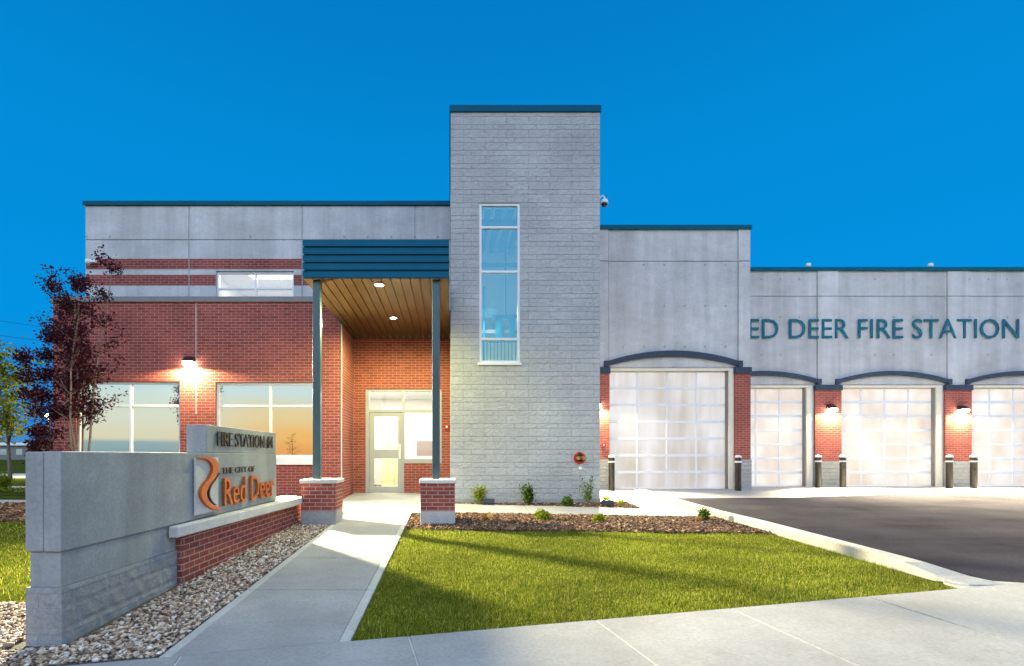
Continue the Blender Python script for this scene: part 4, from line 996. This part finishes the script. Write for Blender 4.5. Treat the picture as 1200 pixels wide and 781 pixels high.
# ------------------------------------------------------------------ vegetation
def leaves_mesh(name, centers, size, m, parent, per=1, flat=0.6, spread=0.0, aspect=0.5):
    C_ = np.repeat(np.asarray(centers), per, 0); n = len(C_)
    if spread: C_ = C_ + rng.normal(0, spread, (n, 3))
    d = rng.normal(0, 1, (n, 3)); d[:, 2] *= flat; d /= np.linalg.norm(d, axis=1)[:, None]
    e = np.cross(d, rng.normal(0, 1, (n, 3))); e /= np.linalg.norm(e, axis=1)[:, None]
    L = (size*rng.uniform(0.6, 1.3, n))[:, None]
    nn = np.cross(d, e)*L*0.15
    v = np.stack([C_, C_+d*L*0.5+e*L*aspect*0.5+nn, C_+d*L, C_+d*L*0.5-e*L*aspect*0.5+nn], 1)
    o = np_mesh(name, v.reshape(-1, 3), np.arange(n*4).reshape(-1, 4), m)
    pl = world_loc(parent); o.parent = parent
    from mathutils import Matrix
    o.data.transform(Matrix.Translation(-pl)); return o
def grow(mb, p, d, L, r, depth, tips, rnd, up=0.25, kids=(2, 4), spread=0.6, seg=5):
    pts = [Vector(p)]; rr = [r]; dd = Vector(d).normalized()
    for k in range(seg):
        dd = (dd + Vector((rnd.gauss(0, 0.10), rnd.gauss(0, 0.10), rnd.gauss(0, 0.05)+up*0.12))).normalized()
        pts.append(pts[-1] + dd*L/seg); rr.append(r*(1-0.65*(k+1)/seg))
    mb.tube(pts, rr, 6 if r > 0.01 else 4)
    if depth == 0:
        for q in pts[1:]: tips.append(q)
        return
    if depth <= 2:
        for q in pts[2:]: tips.append(q)
    for k in range(rnd.randint(*kids)):
        j = rnd.randint(1, seg); a = rnd.uniform(0, 2*math.pi)
        nd = (dd + Vector((math.cos(a), math.sin(a), 0.2))*spread).normalized()
        grow(mb, pts[j], nd, L*rnd.uniform(0.5, 0.75), rr[j]*0.65, depth-1, tips, rnd, up, kids, spread, seg)
def tree(name, label, loc, stems, H, r, leafm, leaf, per, spread, depth=3, seed=1, cat='tree', lean=0.22, group=None, low=0.0, branch=0.45, kids=(2, 4), sp=0.5):
    t = empty(name, loc, label, cat, group); rnd = random.Random(seed); mb = MB(); tips = []
    for k in range(stems):
        a = 2*math.pi*k/max(stems, 1) + rnd.uniform(-0.4, 0.4)
        l_ = lean if stems > 1 else lean*0.2
        d = Vector((math.cos(a)*l_, math.sin(a)*l_, 1)); hh_ = H*rnd.uniform(0.8, 1.0) if k else H
        pts = [Vector(loc) - Vector((0, 0, 0.1))]; rr = [r]; n = 9
        for i in range(n):
            d = (d + Vector((rnd.gauss(0, 0.06), rnd.gauss(0, 0.06), 0.10))).normalized(); pts.append(pts[-1] + d*hh_/n); rr.append(r*(1-0.8*(i+1)/n))
        mb.tube(pts, rr, 8)
        for i in range(2, n+1):
            if i/n < low: continue
            for q in range(rnd.randint(*kids)):
                a2 = rnd.uniform(0, 2*math.pi); nd = Vector((math.cos(a2)*0.8, math.sin(a2)*0.8, rnd.uniform(0.35, 1.0))).normalized()
                grow(mb, pts[i], nd, H*branch*rnd.uniform(0.35, 0.8)*(1.15-0.6*i/n), rr[i]*0.6, depth-2, tips, rnd, 0.3, (1, 3), sp, 4)
    mb.build('trunk', M['bark'], t, smooth=True)
    leaves_mesh('crown', [tuple(q) for q in tips], leaf, leafm, t, per, 0.8, spread)
    return t
ZT_ = 9.6
tree('purple_leaf_tree', 'purple leaved multi-stemmed tree in front of the left brick window', (fx(92, ZT_), ZT_, gz(ZT_)), 5, 4.95, 0.030, M['purple'], 0.064, 7, 0.065, 3, 4, lean=0.115, group='purple leaved trees behind the sign', low=0.42, branch=0.145, kids=(3, 4))
tree('purple_leaf_tree', 'slim purple leaved tree left of the brick corner, against the sky', (fx(60, 9.3), 9.3, gz(9.3)), 2, 3.55, 0.022, M['purple'], 0.064, 7, 0.065, 3, 9, lean=0.03, group='purple leaved trees behind the sign', low=0.28, branch=0.10, kids=(3, 5))
tree('yellow_green_tree', 'yellow-green lamplit tree at the left picture edge', (-17.3, 19.5, 0), 1, 4.7, 0.07, M['yellowleaf'], 0.20, 7, 0.26, 3, 12, low=0.25, branch=0.42)

def shrub(name, label, loc, H, Wd, leafm, leaf, n_st, per, seed, cat='shrub', lean=0.5, group=None):
    t = empty(name, loc, label, cat, group); rnd = random.Random(seed); mb = MB(); tips = []
    for k in range(n_st):
        a = rnd.uniform(0, 2*math.pi); q = rnd.uniform(0, lean); pts = [Vector(loc)]; d = Vector((math.cos(a)*q, math.sin(a)*q, 1)).normalized(); L = H*rnd.uniform(0.6, 1.05)
        for i in range(5):
            d = (d + Vector((rnd.gauss(0, 0.08), rnd.gauss(0, 0.08), 0.03))).normalized(); pts.append(pts[-1] + d*L/5)
            if i > 0: tips += [pts[-1], (pts[-1]+pts[-2])/2]
        mb.tube(pts, [0.006, 0.005, 0.004, 0.003, 0.002, 0.001], 4)
    mb.build('stem', M['bark'], t); leaves_mesh('foliage', [tuple(q) for q in tips], leaf, leafm, t, per+3, 0.9, Wd*1.4)
def tuft(name, label, loc, H, n_, m, seed, cat='ornamental grass', wd=0.008, lean=0.7):
    t = empty(name, loc, label, cat); rnd = random.Random(seed); vs = []; fs = []
    for k in range(n_):
        a = rnd.uniform(0, 2*math.pi); q = rnd.uniform(0.05, lean); L = H*rnd.uniform(0.6, 1.1); b = Vector(loc) + Vector((math.cos(a), math.sin(a), 0))*rnd.uniform(0, 0.05)
        sd = Vector((-math.sin(a), math.cos(a), 0))*wd; p1 = b + Vector((math.cos(a)*q*0.4, math.sin(a)*q*0.4, 0.6))*L; p2 = b + Vector((math.cos(a)*q, math.sin(a)*q, 0.9))*L
        n0 = len(vs); vs += [b-sd, b+sd, p1+sd*0.7, p1-sd*0.7, p2]; fs += [(n0, n0+1, n0+2, n0+3), (n0+3, n0+2, n0+4)]
    mb = MB(); mb.add(vs, fs); mb.build('blades', m, t, fix=False)
YS = 10.95
shrub('shrub', 'bright lime shrub at the left foot of the tower', (fx(562, YS), YS, gz(YS)+0.02), 0.42, 0.018, M['limeleaf'], 0.06, 12, 3, 1, lean=0.35)
shrub('shrub', 'bushy green shrub at the middle of the tower foot', (fx(619, YS), YS, gz(YS)+0.02), 0.44, 0.02, M['greenleaf'], 0.06, 18, 4, 2, lean=0.4)
shrub('shrub', 'tiny low bright green plant at the tower foot', (fx(664, YS-0.2), YS-0.2, gz(YS)+0.02), 0.16, 0.02, M['greenleaf'], 0.07, 8, 4, 3, lean=0.9)
shrub('shrub', 'tall loose grey-green shrub at the right corner of the tower', (fx(689, YS-0.2), YS-0.2, gz(YS)+0.02), 0.60, 0.02, M['greenleaf'], 0.045, 12, 3, 4, lean=0.5)
tuft('ornamental_grass', 'pale spiky grass tuft beside the tower corner', (fx(711, 10.95), 10.95, gz(10.95)), 0.36, 70, M['limeleaf'], 5)
tuft('ornamental_grass', 'smaller spiky grass tuft on the point of the bed near the path', (fx(727, 10.8), 10.8, gz(10.8)), 0.26, 45, M['limeleaf'], 6)
def bedp(px, Y): return (fx(px, Y), Y, gz(Y)+0.02)
tuft('dry_tuft', 'dry rust-brown tuft in the mulch near the right pier', bedp(570, 9.0), 0.16, 90, M['dryleaf'], 7, 'plant', 0.004, 1.0)
shrub('juniper', 'low spreading green juniper left in the mulch bed', bedp(634.5, 9.1), 0.15, 0.022, M['limeleaf'], 0.05, 40, 3, 8, 'shrub', 1.8)
shrub('juniper', 'smaller low green juniper in the middle of the mulch bed', bedp(702, 8.9), 0.10, 0.022, M['limeleaf'], 0.045, 34, 3, 9, 'shrub', 2.0)
shrub('juniper', 'green and rust tipped plant beside the driveway kerb', bedp(826, 9.0), 0.20, 0.018, M['greenleaf'], 0.05, 16, 3, 10, 'shrub', 0.5)
tuft('dry_tuft', 'dry orange tuft next to the driveway kerb', bedp(819, 8.9), 0.14, 70, M['dryleaf'], 11, 'plant', 0.004, 1.0)
for k, (x, y, lab) in enumerate(((-14.6, 15.5, 'pale clipped shrub beside the path far left'), (-13.3, 14.8, 'small yellow-green shrub by the far left path'))):
    shrub('shrub', lab, (x, y, 0), 0.45, 0.05, M['limeleaf'], 0.07, 18, 4, 30+k, lean=0.7)

# garden floodlights
def flood(loc, label, m1):
    t = empty('garden_floodlight', loc, label, 'floodlight'); x, y, z = loc
    MB().tube([(x, y, z-0.02), (x, y, z+0.06)], 0.015, 8).build('stake', M['black'], t)
    m_ = MB(); m_.prism([(y-0.06, z+0.06), (y+0.06, z+0.06), (y+0.08, z+0.14), (y-0.02, z+0.17)], x-0.12, x+0.12, 'x'); m_.build('housing', m1, t, bevel=0.01)
flood((fx(573, 10.95), 10.95, gz(10.95)), 'black garden floodlight beside the lime shrub', M['black'])
flood((fx(712, 10.7), 10.7, gz(10.7)+0.0), 'small black floodlight among the spiky grass at the tower corner', M['black'])

# ------------------------------------------------------------------ far left background
t = empty('lamp_post', (-19.6, 24.2, 0), 'small lit lamp post in the distance left of the brick corner', 'lamp post')
MB().tube([(-19.6, 24.2, 0), (-19.6, 24.2, 2.9)], 0.05, 10).build('pole', M['dark'], t)
m_ = MB(); m_.lathe([(0.10, 0), (0.16, 0.05), (0.13, 0.14), (0.02, 0.18)], (-19.6, 24.2, 2.9), 16); m_.build('lamp_head', M['lens'], t)
l = bpy.data.lights.new('post_light', 'POINT'); l.energy = 1800; l.color = (1.0, 0.88, 0.50); l.shadow_soft_size = 0.12
o = bpy.data.objects.new('post_light', l); col.objects.link(o); o.location = (-19.0, 23.5, 2.8)
def low_house(name, label, x0, x1, y0, y1, h, wm, rm, wins):
    t = empty(name, ((x0+x1)/2, y0, 0), label, 'building')
    MB().box(x0, x1, y0, y1, -0.2, h).build('wall', wm, t)
    MB().box(x0-0.6, x1+0.6, y0-0.6, y1+0.6, h+0.001, h+0.7).build('roof', rm, t, bevel=0.1)
    for k in range(wins):
        a = x0 + (x1-x0)*(k+0.25)/wins; b = a + (x1-x0)*0.4/wins
        MB().box(a, b, y0-0.08, y0-0.001, h*0.35, h*0.75).build('window', M['glass_low'], t)
D = 120
low_house('low_building', 'long low grey building with a pale roof on the far left horizon', fx(-60, D), fx(33, D), D, D+15, 3.4, M['grey_flash'], M['white'], 5)
low_house('low_building', 'low red-walled building beside the pale roof far left', fx(34, D), fx(45, D), D, D+10, 3.9, M['red'], M['grey_flash'], 1)
for k, (px, hh_, lab) in enumerate(((48, 4.6, 'dark distant tree beside the red far building'), (56, 5.2, 'dark distant tree nearest the brick corner'), (64, 4.3, 'dark distant tree partly behind the brick corner'))):
    t = empty('distant_tree', (fx(px, 110), 110, 0), lab, 'tree')
    mb = MB(); mb.tube([(fx(px, 110), 110, -0.2), (fx(px, 110), 110, hh_*0.6)], [0.2, 0.08], 6); mb.build('trunk', M['bark'], t)
    P = rng.normal(0, 1, (1200, 3)); P /= np.linalg.norm(P, axis=1)[:, None]; P *= rng.uniform(0.3, 1, (1200, 1))**0.5*np.array([2.1, 2.0, hh_*0.42])
    P += np.array([fx(px, 110), 110, hh_*0.55]); leaves_mesh('crown', P, 0.5, M['darkleaf'], t, 1, 1.0, 0.1)
# overhead wires, two poles well left of the frame and behind the building
def wire(k, y0, z0, z1):
    t = MB(); pts = []
    for i in range(25):
        u = i/24; pts.append((-75 + 70*u, y0, z0 + (z1-z0)*u - 1.6*4*u*(1-u)*0.4))
    t.tube(pts, 0.018, 4)
    o = t.build('power_line', M['black']); tag(o, ['topmost thin overhead wire at the left edge', 'second thin overhead wire from the top', 'third thin overhead wire from the top', 'lowest thin overhead wire at the left edge'][k], 'wire', 'overhead wires')
for k in range(4): wire(k, 60+k*0.5, [20.5, 18.6, 16.9, 15.4][k], [11.5, 10.3, 9.2, 8.2][k])

# ------------------------------------------------------------------ behind the camera (mirrored in the windows)
tree('young_tree', 'young street tree across the street, seen only in the window glass', (-12.6, -16, -0.68), 1, 3.4, 0.04, M['greenleaf'], 0.09, 1, 0.1, 3, 21, low=0.35, branch=0.3, group='young trees across the street')
tree('young_tree', 'young street tree across the street, seen only in the window glass', (-16.6, -11, -0.68), 1, 5.2, 0.05, M['greenleaf'], 0.09, 1, 0.1, 3, 22, low=0.35, branch=0.3, group='young trees across the street')
